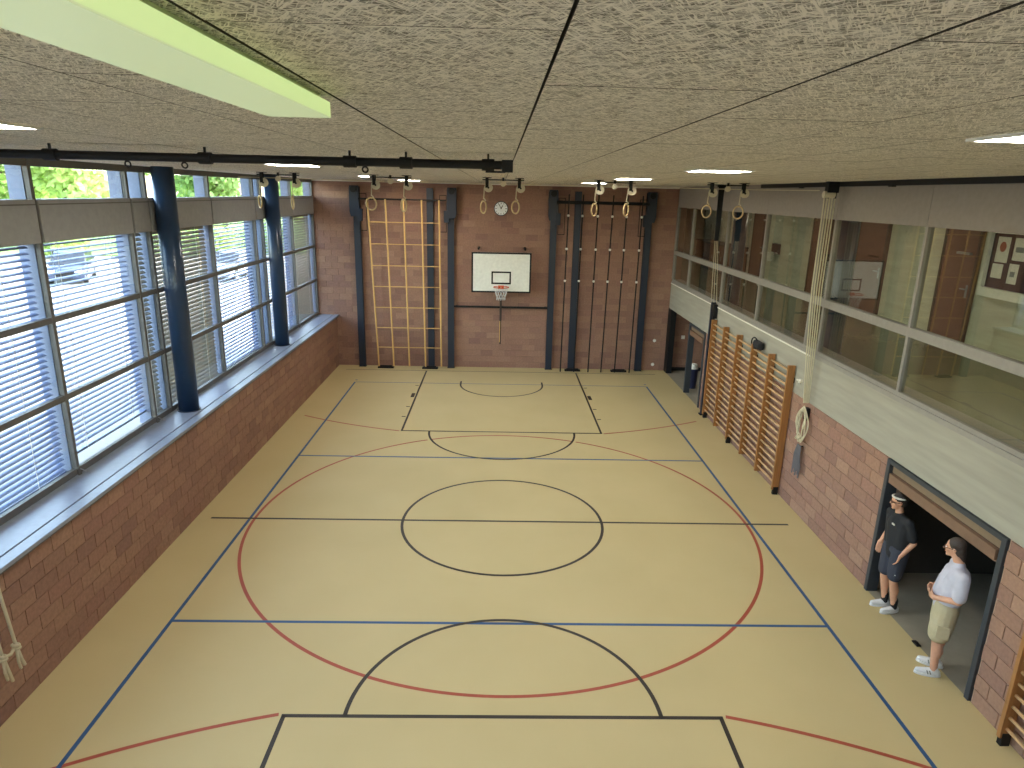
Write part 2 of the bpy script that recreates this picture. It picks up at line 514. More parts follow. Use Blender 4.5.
for (yb, yf, s) in ((0.525, 6.325, 1), (21.475, 15.675, -1)):
    for sx in (-1, 1):
        line_box(sx * 2.45 - 0.025, sx * 2.45 + 0.025, min(yb, yf), max(yb, yf), 'line_black', zk)
        for (d, l) in ((1.75, 0.05), (2.6, 0.4), (3.85, 0.05), (4.7, 0.05)):
            ya = yb + s * d; yc = ya + s * l
            line_box(min(sx * 2.50, sx * 2.60), max(sx * 2.50, sx * 2.60), min(ya, yc), max(ya, yc), 'line_black', zk)
    line_box(-2.475, 2.475, yf - 0.025, yf + 0.025, 'line_black', zk)
    arc(0, yf, 1.775, 0 if s > 0 else pi, pi if s > 0 else 2 * pi, 'line_black', n=64, z=zk)
arc(0, 11, 1.775, 0, 2 * pi, 'line_black', n=96, z=zk)
arc(0, 19.92, 1.25, pi, 2 * pi, 'line_black', w=0.05, n=40, z=zk)
for sx in (-1, 1): line_box(sx * 1.25 - 0.025, sx * 1.25 + 0.025, 19.92, 20.25, 'line_black', zk)
arc(0, 11.03, 4.39, 0, 2 * pi, 'line_red', n=260, z=zr, cut=True)
for (cy, s) in ((25.46, -1), (-3.46, 1)):
    Rr = 10.12
    a_in = math.asin(2.51 / Rr); a_out = math.asin(5.1 / Rr)
    for sx in (-1, 1):
        base = pi / 2 if s > 0 else -pi / 2
        arc(0, cy, Rr, base + sx * a_in, base + sx * a_out, 'line_red', n=40, z=zr)
for (x, y) in ((-4.475, 20.2), (4.475, 20.2)):
    line_box(x - 0.03, x + 0.03, y - 0.03, y + 0.03, 'line_blue', zb)

# ------------------------------------------------------------------ ceiling with wood-wool panels
ce = struct(MB().box(-6.35, 5.75, Y0 - 0.2, YB + 0.3, HC + 0.022, HC + 0.3).build('ceiling', 'slab_dark'), 'ceiling lined with grey wood-wool panels')
PWX, PLY = 0.69, 1.385
cache = {}
for k in range(-9, 9):
    x0 = -0.02 + k * PWX; x1 = x0 + PWX
    x0 = max(x0, -6.3); x1 = min(x1, 5.62)
    if x1 - x0 < 0.05: continue
    off = 2.205 if k % 2 == 0 else 1.52
    j0 = math.floor((Y0 - off) / PLY)
    for j in range(j0, j0 + 20):
        y0 = off + j * PLY; y1 = y0 + PLY
        y0 = max(y0, Y0); y1 = min(y1, YB)
        if y1 - y0 < 0.03: continue
        key = (round(x1 - x0, 3), round(y1 - y0, 3))
        if key not in cache:
            w, l = key[0] / 2 - 0.0035, key[1] / 2 - 0.0035
            b_ = 0.001
            mb = MB(); s = 0
            for (ww, ll, zz) in ((w, l, 0.022), (w, l, b_), (w - b_, l - b_, 0.0)):
                mb.v += [(-ww, -ll, zz), (ww, -ll, zz), (ww, ll, zz), (-ww, ll, zz)]
            mb.f.append((8, 9, 10, 11)); mb.f.append((3, 2, 1, 0))
            for a in range(2):
                for q in range(4): mb.f.append((a * 4 + q, a * 4 + (q + 1) % 4, a * 4 + 4 + (q + 1) % 4, a * 4 + 4 + q))
            pm = mb.mesh('ceiling_panel', 'wood_wool_panel'); pm.materials.append(MATS['panel_edge_shade'])
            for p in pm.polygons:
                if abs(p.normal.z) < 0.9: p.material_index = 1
            cache[key] = pm
        inst('ceiling_panel', cache[key], ce, ((x0 + x1) / 2, (y0 + y1) / 2, HC + random.uniform(0, 0.0015)))

# ------------------------------------------------------------------ brick walls
BL, BH, BJ = 0.40, 0.20, 0.012
brick_mesh = {}
def brick_me(l, h, d, axis):
    key = (round(l, 3), round(h, 3), axis)
    if key not in brick_mesh:
        mb = MB()
        if axis == 'x': mb.box(-l / 2, l / 2, -d / 2, d / 2, -h / 2, h / 2)
        else: mb.box(-d / 2, d / 2, -l / 2, l / 2, -h / 2, h / 2)
        brick_mesh[key] = mb.mesh('brick', 'brick')
    return brick_mesh[key]
def bricks(parent, axis, face, sign, u0, u1, z0, z1, holes=(), limit=300, pri=None, phase=0.0):
    """courses of bricks on a wall face: axis 'x' or 'y' is the direction they run in; the face points to sign"""
    cells = []
    row = 0; z = z0
    while z < z1 - 0.03:
        h = min(BH, z1 - z) - BJ
        u = u0 - (BL / 2 if row % 2 else 0) - phase
        while u < u1 - 0.001:
            a = max(u, u0); b = min(u + BL, u1); u += BL
            spans = [(a, b)]
            for (ha, hb, hz0, hz1) in holes:
                if z + h / 2 > hz0 and z + h / 2 < hz1:
                    ns = []
                    for (p, q) in spans:
                        if q <= ha or p >= hb: ns.append((p, q))
                        else:
                            if p < ha: ns.append((p, ha))
                            if q > hb: ns.append((hb, q))
                    spans = ns
            for (p, q) in spans:
                if q - p > 0.04: cells.append((p, q - BJ, z, z + h))
        z += BH; row += 1
    if pri: cells.sort(key=pri)
    D = 0.03
    joined = MB()
    for i, (a, b, c, d) in enumerate(cells):
        proud = random.uniform(-0.002, 0.002)
        w = face - sign * (D / 2) + sign * proud
        if i < limit:
            me = brick_me(b - a, d - c, D, axis)
            loc = ((a + b) / 2, w, (c + d) / 2) if axis == 'x' else (w, (a + b) / 2, (c + d) / 2)
            inst('brick', me, parent, loc)
        else:
            if axis == 'x': joined.box(a, b, w - D / 2, w + D / 2, c, d)
            else: joined.box(w - D / 2, w + D / 2, a, b, c, d)
    if joined.f:
        joined.build('brick_courses', 'brick_joined', parent, kind='stuff')

wl = struct(MB().box(-6.3, XL - 0.012, Y0, YB + 0.05, 0, SILL - 0.05).build('wall_left', 'mortar'), 'brown brick parapet under the left windows')
bricks(wl, 'y', XL, 1, 5.2, YB, 0, SILL - 0.05, pri=lambda c: c[0])
wk = empty('wall_back', 'brown brick end wall behind the basketball hoop', kind='structure')
MB().box(-6.3, XR + 0.3, YB + 0.012, YB + 0.3, 0, 6.2).box(XR + 0.3, 9.6, YB + 0.012, YB + 0.3, 0, 2.6).build('brick_core', 'mortar', wk)
bricks(wk, 'x', YB, -1, -6.2, XR, 0, HC, limit=280, pri=lambda c: abs((c[0] + c[1]) / 2) + abs(c[2] - 2.6) * 1.1, phase=0.1)
bricks(wk, 'x', YB, -1, XR, 7.1, 0, 2.2, limit=20, pri=lambda c: c[0] * 3 + c[2])
wf = empty('wall_front', 'near wall behind the camera around a window band added for light', kind='structure')
MB().box(-6.3, 10.0, Y0 - 0.25, Y0, 0, 4.8).build('parapet', 'concrete', wf)
MB().box(-6.3, 10.0, Y0 - 0.25, Y0, 5.9, 6.2).build('lintel', 'concrete', wf)
for (a, b) in ((-6.3, -5.5), (-0.1, 0.1), (5.3, 10.0)): MB().box(a, b, Y0 - 0.25, Y0, 4.8, 5.9).build('pier', 'concrete', wf)
wfw = empty('window_40', 'unseen window band added in the near wall for light', kind='structure')  # unseen band, added to let more daylight in behind the camera
for (a, b) in ((-5.5, -2.8), (-2.8, -0.1), (0.1, 2.7), (2.7, 5.3)):
    MB().box(a, b, Y0 - 0.13, Y0 - 0.118, 4.86, 5.9).build('pane', 'glass_clear', wfw)
    MB().box(a, a + 0.06, Y0 - 0.16, Y0 - 0.09, 4.8, 5.9).build('mullion', 'frame_grey', wfw)
MB().box(-5.5, 5.3, Y0 - 0.16, Y0 - 0.09, 4.8, 4.86).build('rail', 'frame_grey', wfw)

# right wall: bricks up to 2.13, concrete band to 2.95
DA = (6.62, 8.97)            # near gate opening
DB = (17.9, 21.95)           # far opening
wr = empty('wall_right', 'right wall of bricks below a concrete band', kind='structure')
core = MB()
for (a, b) in ((Y0, DA[0]), (DA[1], DB[0])): core.box(XR + 0.012, XR + 0.3, a, b, 0, 2.13)
core.build('brick_core', 'mortar_light', wr)
bricks(wr, 'y', XR, -1, 3.0, DA[0], 0, 2.13, limit=100, pri=lambda c: -c[0])
bricks(wr, 'y', XR, -1, DA[1], DB[0], 0, 2.13, limit=260, pri=lambda c: c[0])
MB().box(XR, XR + 0.3, Y0, YB, 2.13, 2.95).build('concrete_band', 'concrete', wr)

# storage rooms behind the gates
sr = struct(MB().box(XR, 9.6, Y0, YB, -0.2, -0.004).build('floor_storage', 'concrete_floor'), 'grey concrete floor of the equipment store')
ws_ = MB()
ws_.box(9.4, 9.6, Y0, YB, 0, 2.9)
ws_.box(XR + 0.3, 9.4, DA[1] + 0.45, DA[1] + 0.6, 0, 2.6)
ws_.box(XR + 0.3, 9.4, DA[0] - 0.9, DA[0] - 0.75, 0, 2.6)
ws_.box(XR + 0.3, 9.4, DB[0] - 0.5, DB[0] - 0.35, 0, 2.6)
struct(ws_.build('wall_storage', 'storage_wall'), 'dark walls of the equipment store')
# corridor above
cf = struct(MB().box(XR + 0.3, 9.6, Y0, 34.0, 2.6, 2.93).build('floor_corridor', 'corridor_floor'), 'polished corridor floor behind the glass')
cw = struct(MB().box(8.8, 9.1, Y0, 34.0, 2.93, 6.2).build('wall_corridor', 'concrete_corridor'), 'board-marked concrete wall of the corridor')
struct(MB().box(XR + 0.3, 8.8, 33.8, 34.0, 2.93, 6.2).build('wall_corridor_end', 'concrete_corridor'), 'concrete wall closing the corridor')
struct(MB().box(XR + 0.0, XR + 0.3, YB + 0.3, 34.0, 2.6, 6.2).build('wall_corridor_side', 'concrete_corridor'), 'concrete corridor wall past the hall')
cc = struct(MB().box(XR + 0.25, 8.8, Y0, 34.0, 5.62, 6.2).build('ceiling_corridor', 'fascia_grey'), 'corridor ceiling')
struct(MB().box(-6.6, 10.0, Y0 - 0.5, YB + 0.6, 6.25, 6.5).box(5.2, 10.0, YB + 0.6, 34.5, 6.25, 6.5).build('roof', 'slab_dark'), 'flat roof slab')

# ------------------------------------------------------------------ left window front
MUL = [0.0, 2.85, 5.45, 5.95, 8.97, 11.22, 11.78, 14.28, 16.8, 17.35, 19.78, 22.0]
ZB, Z2, Z1, ZX0, ZX1, ZC1 = 1.80, 2.83, 3.90, 4.90, 5.44, 5.84
FD = 0.07
for k in range(len(MUL) - 1):
    a, b = MUL[k], MUL[k + 1]
    w = empty('window_%d' % (k + 1), kind='structure')
    w['label'] = 'window bay %s' % ('beside the blue column' if b - a < 0.7 else 'of the left glazed front')
    hw = 0.032
    f = MB()
    f.box(WX - FD, WX, a - hw, a + hw, SILL + 0.01, HC - 0.005)
    f.build('mullion', 'frame_grey', w, bevel=0.004)
    if k == len(MUL) - 2:
        MB().box(WX - FD, WX, b - hw, YB, SILL + 0.01, HC - 0.005).build('mullion', 'frame_grey', w)
    for (z0, z1) in ((SILL + 0.01, ZB), (Z2 - 0.04, Z2 + 0.04), (Z1 - 0.04, Z1 + 0.04), (ZC1, HC - 0.005)):
        MB().box(WX - FD, WX - 0.004, a + hw, b - hw, z0, z1).build('rail', 'frame_grey', w, bevel=0.003)
    bx = MB().box(WX - 0.22, WX + 0.03, a + hw, b - hw, ZX0, ZX1).build('blind_box', 'box_grey', w, bevel=0.006)
    MB().box(WX + 0.03, WX + 0.04, a + hw, b - hw, ZX1 - 0.07, ZX1 - 0.055).build('box_bead', 'frame_grey', bx)
    for (z0, z1) in ((ZB, Z2 - 0.04), (Z2 + 0.04, Z1 - 0.04), (Z1 + 0.04, ZX0), (ZX1, ZC1)):
        MB().box(WX - 0.042, WX - 0.030, a + hw, b - hw, z0, z1).build('pane', 'glass_clear', w)
    # outer fin between the blinds
    MB().box(WX - 0.27, WX - FD, b - 0.045, b + 0.03, SILL, HC).build('outer_fin', 'fin_white', w)

sill = struct(empty('trim_1', 'long grey metal window sill on the brick parapet'))
MB().box(WX - 0.08, -5.545, Y0, YB, SILL - 0.05, SILL).build('sill_board', 'sill_metal', sill)
MB().box(-5.52, XL + 0.06, Y0, YB, SILL - 0.05, SILL).build('sill_board', 'sill_metal', sill, bevel=0.006)
MB().box(-5.545, -5.52, Y0, YB, SILL - 0.05, SILL - 0.02).build('heating_slot', 'sill_edge', sill)
MB().box(XL + 0.01, XL + 0.045, Y0, YB, SILL - 0.075, SILL - 0.05).build('sill_edge', 'sill_edge', sill)
# wall band outside under the windows
# blinds
SP = 0.078
def slat_mesh(l, tilt, mat):
    mb = MB(); n = 4; D = 0.07; s = len(mb.v)
    for side in (-1, 1):
        for t in (0.0, 0.0012):
            for i in range(n + 1):
                u = -D / 2 + D * i / n
                zc = 0.006 * (1 - (2 * u / D) ** 2)
                x = u * cos(tilt) - zc * sin(tilt); z = u * sin(tilt) + zc * cos(tilt) + t
                mb.v.append((x, side * l / 2, z))
    def ix(sd, t, i): return sd * 2 * (n + 1) + t * (n + 1) + i
    for i in range(n):
        mb.f.append((ix(0, 1, i), ix(0, 1, i + 1), ix(1, 1, i + 1), ix(1, 1, i)))
        mb.f.append((ix(0, 0, i), ix(1, 0, i), ix(1, 0, i + 1), ix(0, 0, i + 1)))
    return mb.mesh('slat', mat, True)
blind_labels = {3: None}
BL_SPEC = [(0, -0.95, 'slat_skylit'), (1, -0.95, 'slat_skylit'), (3, -0.42, 'slat_skylit'), (4, -0.3, 'slat_skylit'), (5, -0.75, 'slat_taupe'),
           (6, -1.0, 'slat_taupe'), (7, -0.3, 'slat_skylit'), (8, -0.4, 'slat_skylit'), (9, -0.35, 'slat_skylit'), (10, -1.0, 'slat_taupe')]
BL_LAB = {0: 'closed venetian blind outside the nearest window bay', 1: 'closed venetian blind outside the second nearest window bay',
          3: 'open venetian blind tinted with skylight at the left edge of the view', 4: 'open venetian blind with a dark car seen through it',
          5: 'narrow venetian blind just before the nearer blue column', 6: 'closed taupe venetian blind just past the nearer blue column',
          7: 'open bright venetian blind midway between the two blue columns', 8: 'narrow open venetian blind just before the farther blue column',
          9: 'open bright venetian blind just past the farther blue column', 10: 'closed taupe venetian blind beside the brick end wall'}
for (k, tilt, mt) in BL_SPEC:
    a, b = MUL[k] + 0.05, MUL[k + 1] - 0.07
    bl = empty('venetian_blind', BL_LAB[k], 'blind', 'venetian blinds outside the left windows', (WX - 0.16, (a + b) / 2, SILL + (0.22 if k == 4 else 0.05)))
    zt = ZX0 - 0.02 - SILL - (0.22 if k == 4 else 0.05)
    n = int(zt / SP)
    me = slat_mesh(b - a, tilt, mt)
    for i in range(n):
        inst('slat', me, bl, (0, 0, zt - 0.03 - i * SP), (0, 0, 0))
    MB().box(-0.03, 0.03, -(b - a) / 2, (b - a) / 2, -0.005, 0.03).build('bottom_rail', mt, bl)
    nc = 2 if b - a > 1 else 1
    for i in range(nc):
        y = (-(b - a) / 2 + (b - a) * (0.2 + 0.6 * i)) if nc == 2 else 0
        MB().box(0.036, 0.040, y - 0.004, y + 0.004, 0, zt).build('ladder_tape', 'white_plastic', bl)
        MB().box(-0.040, -0.036, y - 0.004, y + 0.004, 0, zt).build('ladder_tape', 'white_plastic', bl)

# window handles on the sill (small tilt stays)
for (y, lab) in ((8.97, 'small metal stay at the foot of the mullion nearest the camera'), (11.22, 'small metal stay at the mullion just before the nearer blue column'),
                 (19.78, 'small metal stay at the mullion nearest the end wall')):
    st = empty('window_stay', lab, 'window stay', 'stays on the sill', (WX + 0.02, y, SILL))
    MB().box(-0.02, 0.0, -0.03, 0.03, 0, 0.12).build('plate', 'frame_grey', st)
    MB().cyl((0, 0, 0.09), (0.10, 0.06, 0.006), 0.008, n=8).build('arm', 'alloy', st)

# blue round columns on the sill
for (y, lab) in ((11.95, 'dark blue round steel column on the sill, nearer of the two'), (17.45, 'dark blue round steel column on the sill, farther of the two')):
    c = empty('round_column', lab, 'column', 'blue columns along the windows', (-5.78, y, SILL))
    MB().cyl((0, 0, 0), (0, 0, HC - SILL), 0.175, n=40).build('shaft', 'column_blue', c, smooth=False)
    for o in c.children:
        for p in o.data.polygons: p.use_smooth = len(p.vertices) == 4
    MB().cyl((0, 0, 0), (0, 0, 0.012), 0.20, n=40).build('base_plate', 'steel_navy', c)

# ------------------------------------------------------------------ right window front
RM = [Y0, 1.6, 4.1, 6.6, 9.1, 11.6, 12.12, 14.62, 17.1, 20.2, 21.98]
for k in range(len(RM) - 1):
    a, b = RM[k], RM[k + 1]
    w = empty('window_%d' % (20 + k), kind='structure')
    w['label'] = 'bay of the corridor glazing above the right wall'
    hw = 0.028
    MB().box(XR + 0.0, XR + 0.09, a - hw, a + hw, 3.08, 5.36).build('mullion', 'frame_lilac', w, bevel=0.003)
    if k == len(RM) - 2: MB().box(XR, XR + 0.09, b - hw, YB, 3.08, 5.36).build('mullion', 'frame_lilac', w)
    MB().box(XR - 0.012, XR + 0.09, a, b, 3.87, 4.0).build('rail', 'frame_lilac', w)
    s_ = MB().box(XR - 0.012, XR + 0.3, a, b, 2.95, 3.02).build('bottom_rail', 'frame_lilac', w)
    MB().box(XR + 0.005, XR + 0.3, a, b, 3.02, 3.08).build('bottom_bead', 'frame_lilac', s_)
    MB().box(XR - 0.005, XR + 0.25, a + 0.004, b - 0.004, 5.34, HC - 0.01).build('fascia_panel', 'fascia_grey', w)
    for (z0, z1) in ((3.08, 3.87), (4.0, 5.34)):
        MB().box(XR + 0.04, XR + 0.048, a + hw, b - hw, z0, z1).build('pane', 'glass_corridor', w)
# metal edge along the far part of the sill, its highlight painted white
struct(MB().box(XR - 0.03, XR - 0.012, 11.75, 21.98, 2.94, 2.965).build('trim_2', 'white_plastic'), 'thin metal edge under the corridor glazing, highlight painted white')
# pale strip where the end wall meets the ceiling
struct(MB().box(-6.0, XR, YB - 0.03, YB, HC - 0.05, HC - 0.002).build('trim_3', 'white_plastic'), 'pale strip along the top of the end wall')

# corridor columns
for (y, lab) in ((12.2, 'dark blue round column behind the corridor glass, nearer one'), (17.75, 'dark blue round column behind the corridor glass, farther one')):
    c = empty('round_column', lab, 'column', 'blue columns in the corridor', (6.05, y, 2.93))
    o = MB().cyl((0, 0, 0), (0, 0, 2.69), 0.175, n=40).build('shaft', 'column_blue', c)
    for p in o.data.polygons: p.use_smooth = len(p.vertices) == 4
    MB().cyl((0, 0, 0), (0, 0, 0.012), 0.2, n=40).build('base_plate', 'steel_navy', c)
# corridor doors
for n_, (a, b, lab) in enumerate(((12.62, 13.56, 'brown corridor door with closer and lever handle'), (15.7, 16.9, 'brown corridor door behind the mirrored backboard'),
                                (18.45, 19.4, 'dark brown corridor door behind the rope bundle'), (22.9, 24.0, 'brown corridor door past the wall dispenser'))):
    d = empty('door_%d' % (n_ + 3), lab, kind='structure')
    MB().box(8.74, 8.80, a, b, 2.93, 5.22).build('leaf', 'door_brown', d)
    MB().box(8.72, 8.80, a - 0.06, a, 2.93, 5.28).build('jamb', 'door_trim', d)
    MB().box(8.72, 8.80, b, b + 0.06, 2.93, 5.28).build('jamb', 'door_trim', d)
    MB().box(8.72, 8.80, a, b, 5.22, 5.28).build('head', 'door_trim', d)
    if n_ == 0:
        MB().box(8.68, 8.74, a + 0.12, a + 0.5, 4.72, 4.76).build('door_closer', 'alloy', d)
    h = MB().box(8.73, 8.742, a + 0.07, a + 0.12, 3.92, 4.16).build('handle_plate', 'alloy', d)
    MB().cyl((8.70, a + 0.095, 4.08), (8.70, a + 0.24, 4.08), 0.012, n=8).cyl((8.74, a + 0.095, 4.08), (8.70, a + 0.095, 4.08), 0.012, n=8).build('lever', 'alloy', h)
# skirting of the corridor
struct(MB().box(8.78, 8.80, Y0, 12.55, 2.93, 3.0).box(8.78, 8.80, 13.63, 15.63, 2.93, 3.0).box(8.78, 8.80, 19.47, 22.83, 2.93, 3.0).build('baseboard_corridor', 'steel_black'), 'dark skirting in the corridor')
# notice board
nb = empty('notice_board', 'framed notice board with papers on the corridor wall', 'notice board', None, (8.8, 11.5, 4.0))
MB().box(-0.05, 0, -0.78, 0.78, 0.20, 1.16).build('board', 'board_maroon', nb)
fr = MB(); fr.box(-0.12, 0, 0.78, 0.86, 0.04, 1.24); fr.box(-0.12, 0, -0.86, -0.78, 0.04, 1.24); fr.box(-0.12, 0, -0.78, 0.78, 1.16, 1.24); fr.box(-0.14, 0, -0.78, 0.78, 0.04, 0.20)
fr.build('frame', 'paper', nb)
MB().box(-0.062, -0.05, 0.28, 0.32, 0.2, 1.16).build('divider', 'board_maroon', nb)
for (y0, y1, z0, z1) in ((0.36, 0.66, 0.66, 1.10), (0.42, 0.68, 0.38, 0.63), (-0.05, 0.25, 0.72, 1.10), (0.05, 0.27, 0.32, 0.66), (-0.4, -0.12, 0.5, 1.08)):
    p = MB().box(-0.056, -0.05, y0, y1, z0, z1).build('notice', 'paper', nb)
    if z1 > 1.0 and y0 > 0.3: MB().ell((-0.057, (y0 + y1) / 2, (z0 + z1) / 2 + 0.05), 0.002, 0.08, 0.09, 12, 8).build('picture', 'print_rust', p)
    elif y0 < 0.1: MB().box(-0.058, -0.056, y0 + 0.06, y1 - 0.05, (z0 + z1) / 2 - 0.05, (z0 + z1) / 2 + 0.04).build('picture', 'print_grey', p)
# little dispenser on the corridor wall
ds = empty('wall_dispenser', 'small brown dispenser with white bucket on the corridor wall', 'dispenser', None, (8.8, 21.9, 3.86))
MB().box(-0.12, 0, -0.22, 0.22, 0.1, 0.42).build('holder', 'door_brown', ds)
MB().cyl((-0.2, 0.02, -0.12), (-0.2, 0.02, 0.16), 0.1, 0.12, n=16).build('bucket', 'white_plastic', ds)
# low cabinets and a notice at the far end of the corridor
cb = empty('low_cabinet', 'dark brown low cabinet far down the corridor', 'cabinet', None, (8.46, 26.6, 2.93))
MB().box(-0.3, 0.3, -2.2, 2.2, 0.06, 1.0).build('body', 'door_brown', cb)
MB().box(-0.33, 0.3, -2.25, 2.25, 1.0, 1.05).build('top', 'door_trim', cb)
MB().box(-0.25, 0.3, -2.2, 2.2, 0.0, 0.06).build('plinth', 'steel_black', cb)
for i in range(4):
    dd = MB().box(-0.32, -0.3, -2.16 + i * 1.09, -1.11 + i * 1.09, 0.1, 0.96).build('door', 'door_brown', cb)
    MB().box(-0.335, -0.32, -1.22 + i * 1.09, -1.19 + i * 1.09, 0.45, 0.6).build('handle', 'alloy', dd)
ps = empty('wall_poster', 'pale poster on the wall above the low cabinet', 'poster', None, (8.8, 25.2, 4.3))
MB().box(-0.012, 0, -0.4, 0.4, 0, 0.9).build('sheet', 'paper', ps)
MB().box(-0.014, -0.012, -0.3, 0.3, 0.25, 0.45).build('print', 'print_grey', ps)
# unseen lamps added to brighten the corridor
for y, nth in ((2.5, 'nearest'), (6.5, 'second'), (10.5, 'third'), (14.5, 'fourth'), (18.5, 'fifth'), (22.5, 'sixth'), (27.0, 'farthest')):
    l = empty('corridor_fill_lamp', 'unseen lamp added to light the corridor, %s from the near end' % nth, 'lamp', 'lamps added in the corridor', (7.2, y, 5.62))
    MB().box(-0.15, 0.15, -0.8, 0.8, -0.05, 0).build('housing', 'lamp_white', l)
    MB().box(-0.13, 0.13, -0.78, 0.78, -0.06, -0.05).build('diffuser', 'diffuser_fill', l)

# ------------------------------------------------------------------ gates in the right wall
def gate(name, y0, y1, label, leaf_ang):
    d = empty(name, label, kind='structure')
    t = 0.07
    MB().box(XR - 0.03, XR + 0.14, y0 - 0.005, y0 + t, 0, 2.12).build('jamb', 'door_frame', d, bevel=0.005)
    MB().box(XR - 0.03, XR + 0.14, y1 - t, y1 + 0.005, 0, 2.12).build('jamb', 'door_frame', d, bevel=0.005)
    MB().box(XR - 0.03, XR + 0.14, y0 + t, y1 - t, 2.06, 2.12).build('head', 'door_frame', d)
    MB().box(XR + 0.03, XR + 0.08, y0 + t, y1 - t, 1.93, 2.06).build('lintel_panel', 'door_tan', d)
    # the leaf swung up, its lower edge sticking out into the hall
    M = Matrix.Translation((XR + 0.13, 0, 1.90)) @ Matrix.Rotation(leaf_ang, 4, 'Y')
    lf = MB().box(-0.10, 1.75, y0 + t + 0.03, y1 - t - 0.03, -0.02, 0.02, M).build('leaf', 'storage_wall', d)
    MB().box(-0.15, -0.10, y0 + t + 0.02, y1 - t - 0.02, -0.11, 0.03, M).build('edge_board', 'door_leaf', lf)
    MB().box(-0.18, -0.13, y0 + t + 0.02, y0 + t + 0.08, -0.08, 0.05, M).build('end_bracket', 'door_leaf', lf)
    return d
gate('door_1', DA[0], DA[1], 'open up-and-over gate of the near equipment store', R(-3))
gate('door_2', DB[0], 19.45, 'open up-and-over gate of the far equipment store', R(-3))
fp = struct(empty('trim_4', 'dark post at the far corner of the right wall'))
MB().box(XR - 0.02, XR + 0.16, 21.65, YB - 0.03, 0, 2.13).build('post', 'steel_black', fp)
MB().box(XR + 0.16, 9.3, YB - 0.025, YB - 0.0165, 0, 0.12).build('skirting', 'steel_black', fp)
slm = empty('store_fill_lamp', 'unseen lamp added to light the far equipment store', 'lamp', None, (7.4, 20.2, 2.6))  # added lamp, no source is seen here; lifts the dark store
MB().box(-0.1, 0.1, -0.6, 0.6, -0.05, 0).build('housing', 'lamp_white', slm)
MB().box(-0.09, 0.09, -0.58, 0.58, -0.06, -0.05).build('diffuser', 'diffuser_fill', slm)
ld = empty('light_switch', 'white switch on the brick wall inside the far store', 'switch', None, (6.05, YB, 1.15))
MB().box(-0.06, 0.06, -0.012, 0.0, -0.06, 0.06).build('plate', 'white_plastic', ld)
MB().box(-0.03, 0.03, -0.018, -0.012, -0.03, 0.03).build('rocker', 'paper', ld)
bn = empty('waste_bin', 'navy waste bin with a white lid inside the far store', 'bin', None, (5.86, 19.95, -0.004))
MB().cyl((0, 0, 0), (0, 0, 0.62), 0.13, 0.16, n=20).build('bucket', 'bin_navy', bn)
MB().cyl((0, 0, 0.62), (0, 0, 0.76), 0.15, 0.11, n=20).build('lid', 'white_plastic', bn)
fs = empty('door_stop', 'small black floor socket at the near gate threshold', 'door stop', None, (5.49, 7.66, -0.003))
MB().box(-0.03, 0.03, -0.06, 0.06, 0, 0.02).build('plate', 'steel_black', fs, bevel=0.004)
MB().cyl((0, 0, 0.02), (0, 0, 0.035), 0.02, n=12).build('pin', 'steel_black', fs)

# ------------------------------------------------------------------ ceiling lamps
l = empty('long_lamp', 'long ceiling lamp with greenish glow right above the camera', 'lamp', None, (-0.825, 1.75, HC))
MB().box(-0.08, 0.08, -0.78, 0.78, -0.022, 0).build('housing', 'lamp_end', l)
MB().box(-0.105, 0.105, -0.80, 0.80, -0.070, -0.066).build('diffuser', 'diffuser_green', l)
for x0, x1 in ((-0.105, -0.100), (0.100, 0.105)): MB().box(x0, x1, -0.80, 0.80, -0.066, -0.020).build('side_diffuser', 'diffuser_green_side', l)
for y0, y1 in ((-0.80, -0.795), (0.795, 0.80)): MB().box(-0.100, 0.100, y0, y1, -0.066, -0.020).build('end_cap', 'diffuser_green_side', l)
MB().box(-0.100, 0.100, -0.795, 0.795, -0.022, -0.020).build('cover', 'lamp_end', l)
LAMPS = [(-3.05, 3.9, 'square ceiling lamp cut off by the left edge of the photo'),
         (-2.85, 9.4, 'lit square ceiling lamp on the left just past the black tube'),
         (-2.95, 15.7, 'lit square ceiling lamp on the left among the ring pulleys'),
         (2.42, 3.2, 'square ceiling lamp cut off by the right edge of the photo'),
         (2.33, 8.05, 'lit square ceiling lamp on the right above the rightmost gym rings'),
         (2.25, 12.75, 'lit square ceiling lamp on the right among the ring pulleys'),
         (2.2, 17.5, 'square ceiling lamp added far on the right to brighten the end of the hall'),  # added lamp, brightens the far floor and wall
         (-2.7, 19.9, 'square ceiling lamp added on the left to brighten the end wall')]  # second added lamp for the dark far end
for (x, y, lab) in LAMPS:
    l = empty('ceiling_lamp', lab, 'lamp', 'square ceiling lamps of the hall', (x, y, HC))
    fr = MB(); q, e = 0.31, 0.285
    fr.box(-q, q, -q, -e, -0.014, 0); fr.box(-q, q, e, q, -0.014, 0); fr.box(-q, -e, -e, e, -0.014, 0); fr.box(e, q, -e, e, -0.014, 0)
    fr.build('frame', 'lamp_white', l)
    MB().box(-e, e, -e, e, -0.012, 0).build('diffuser', 'diffuser_white', l)

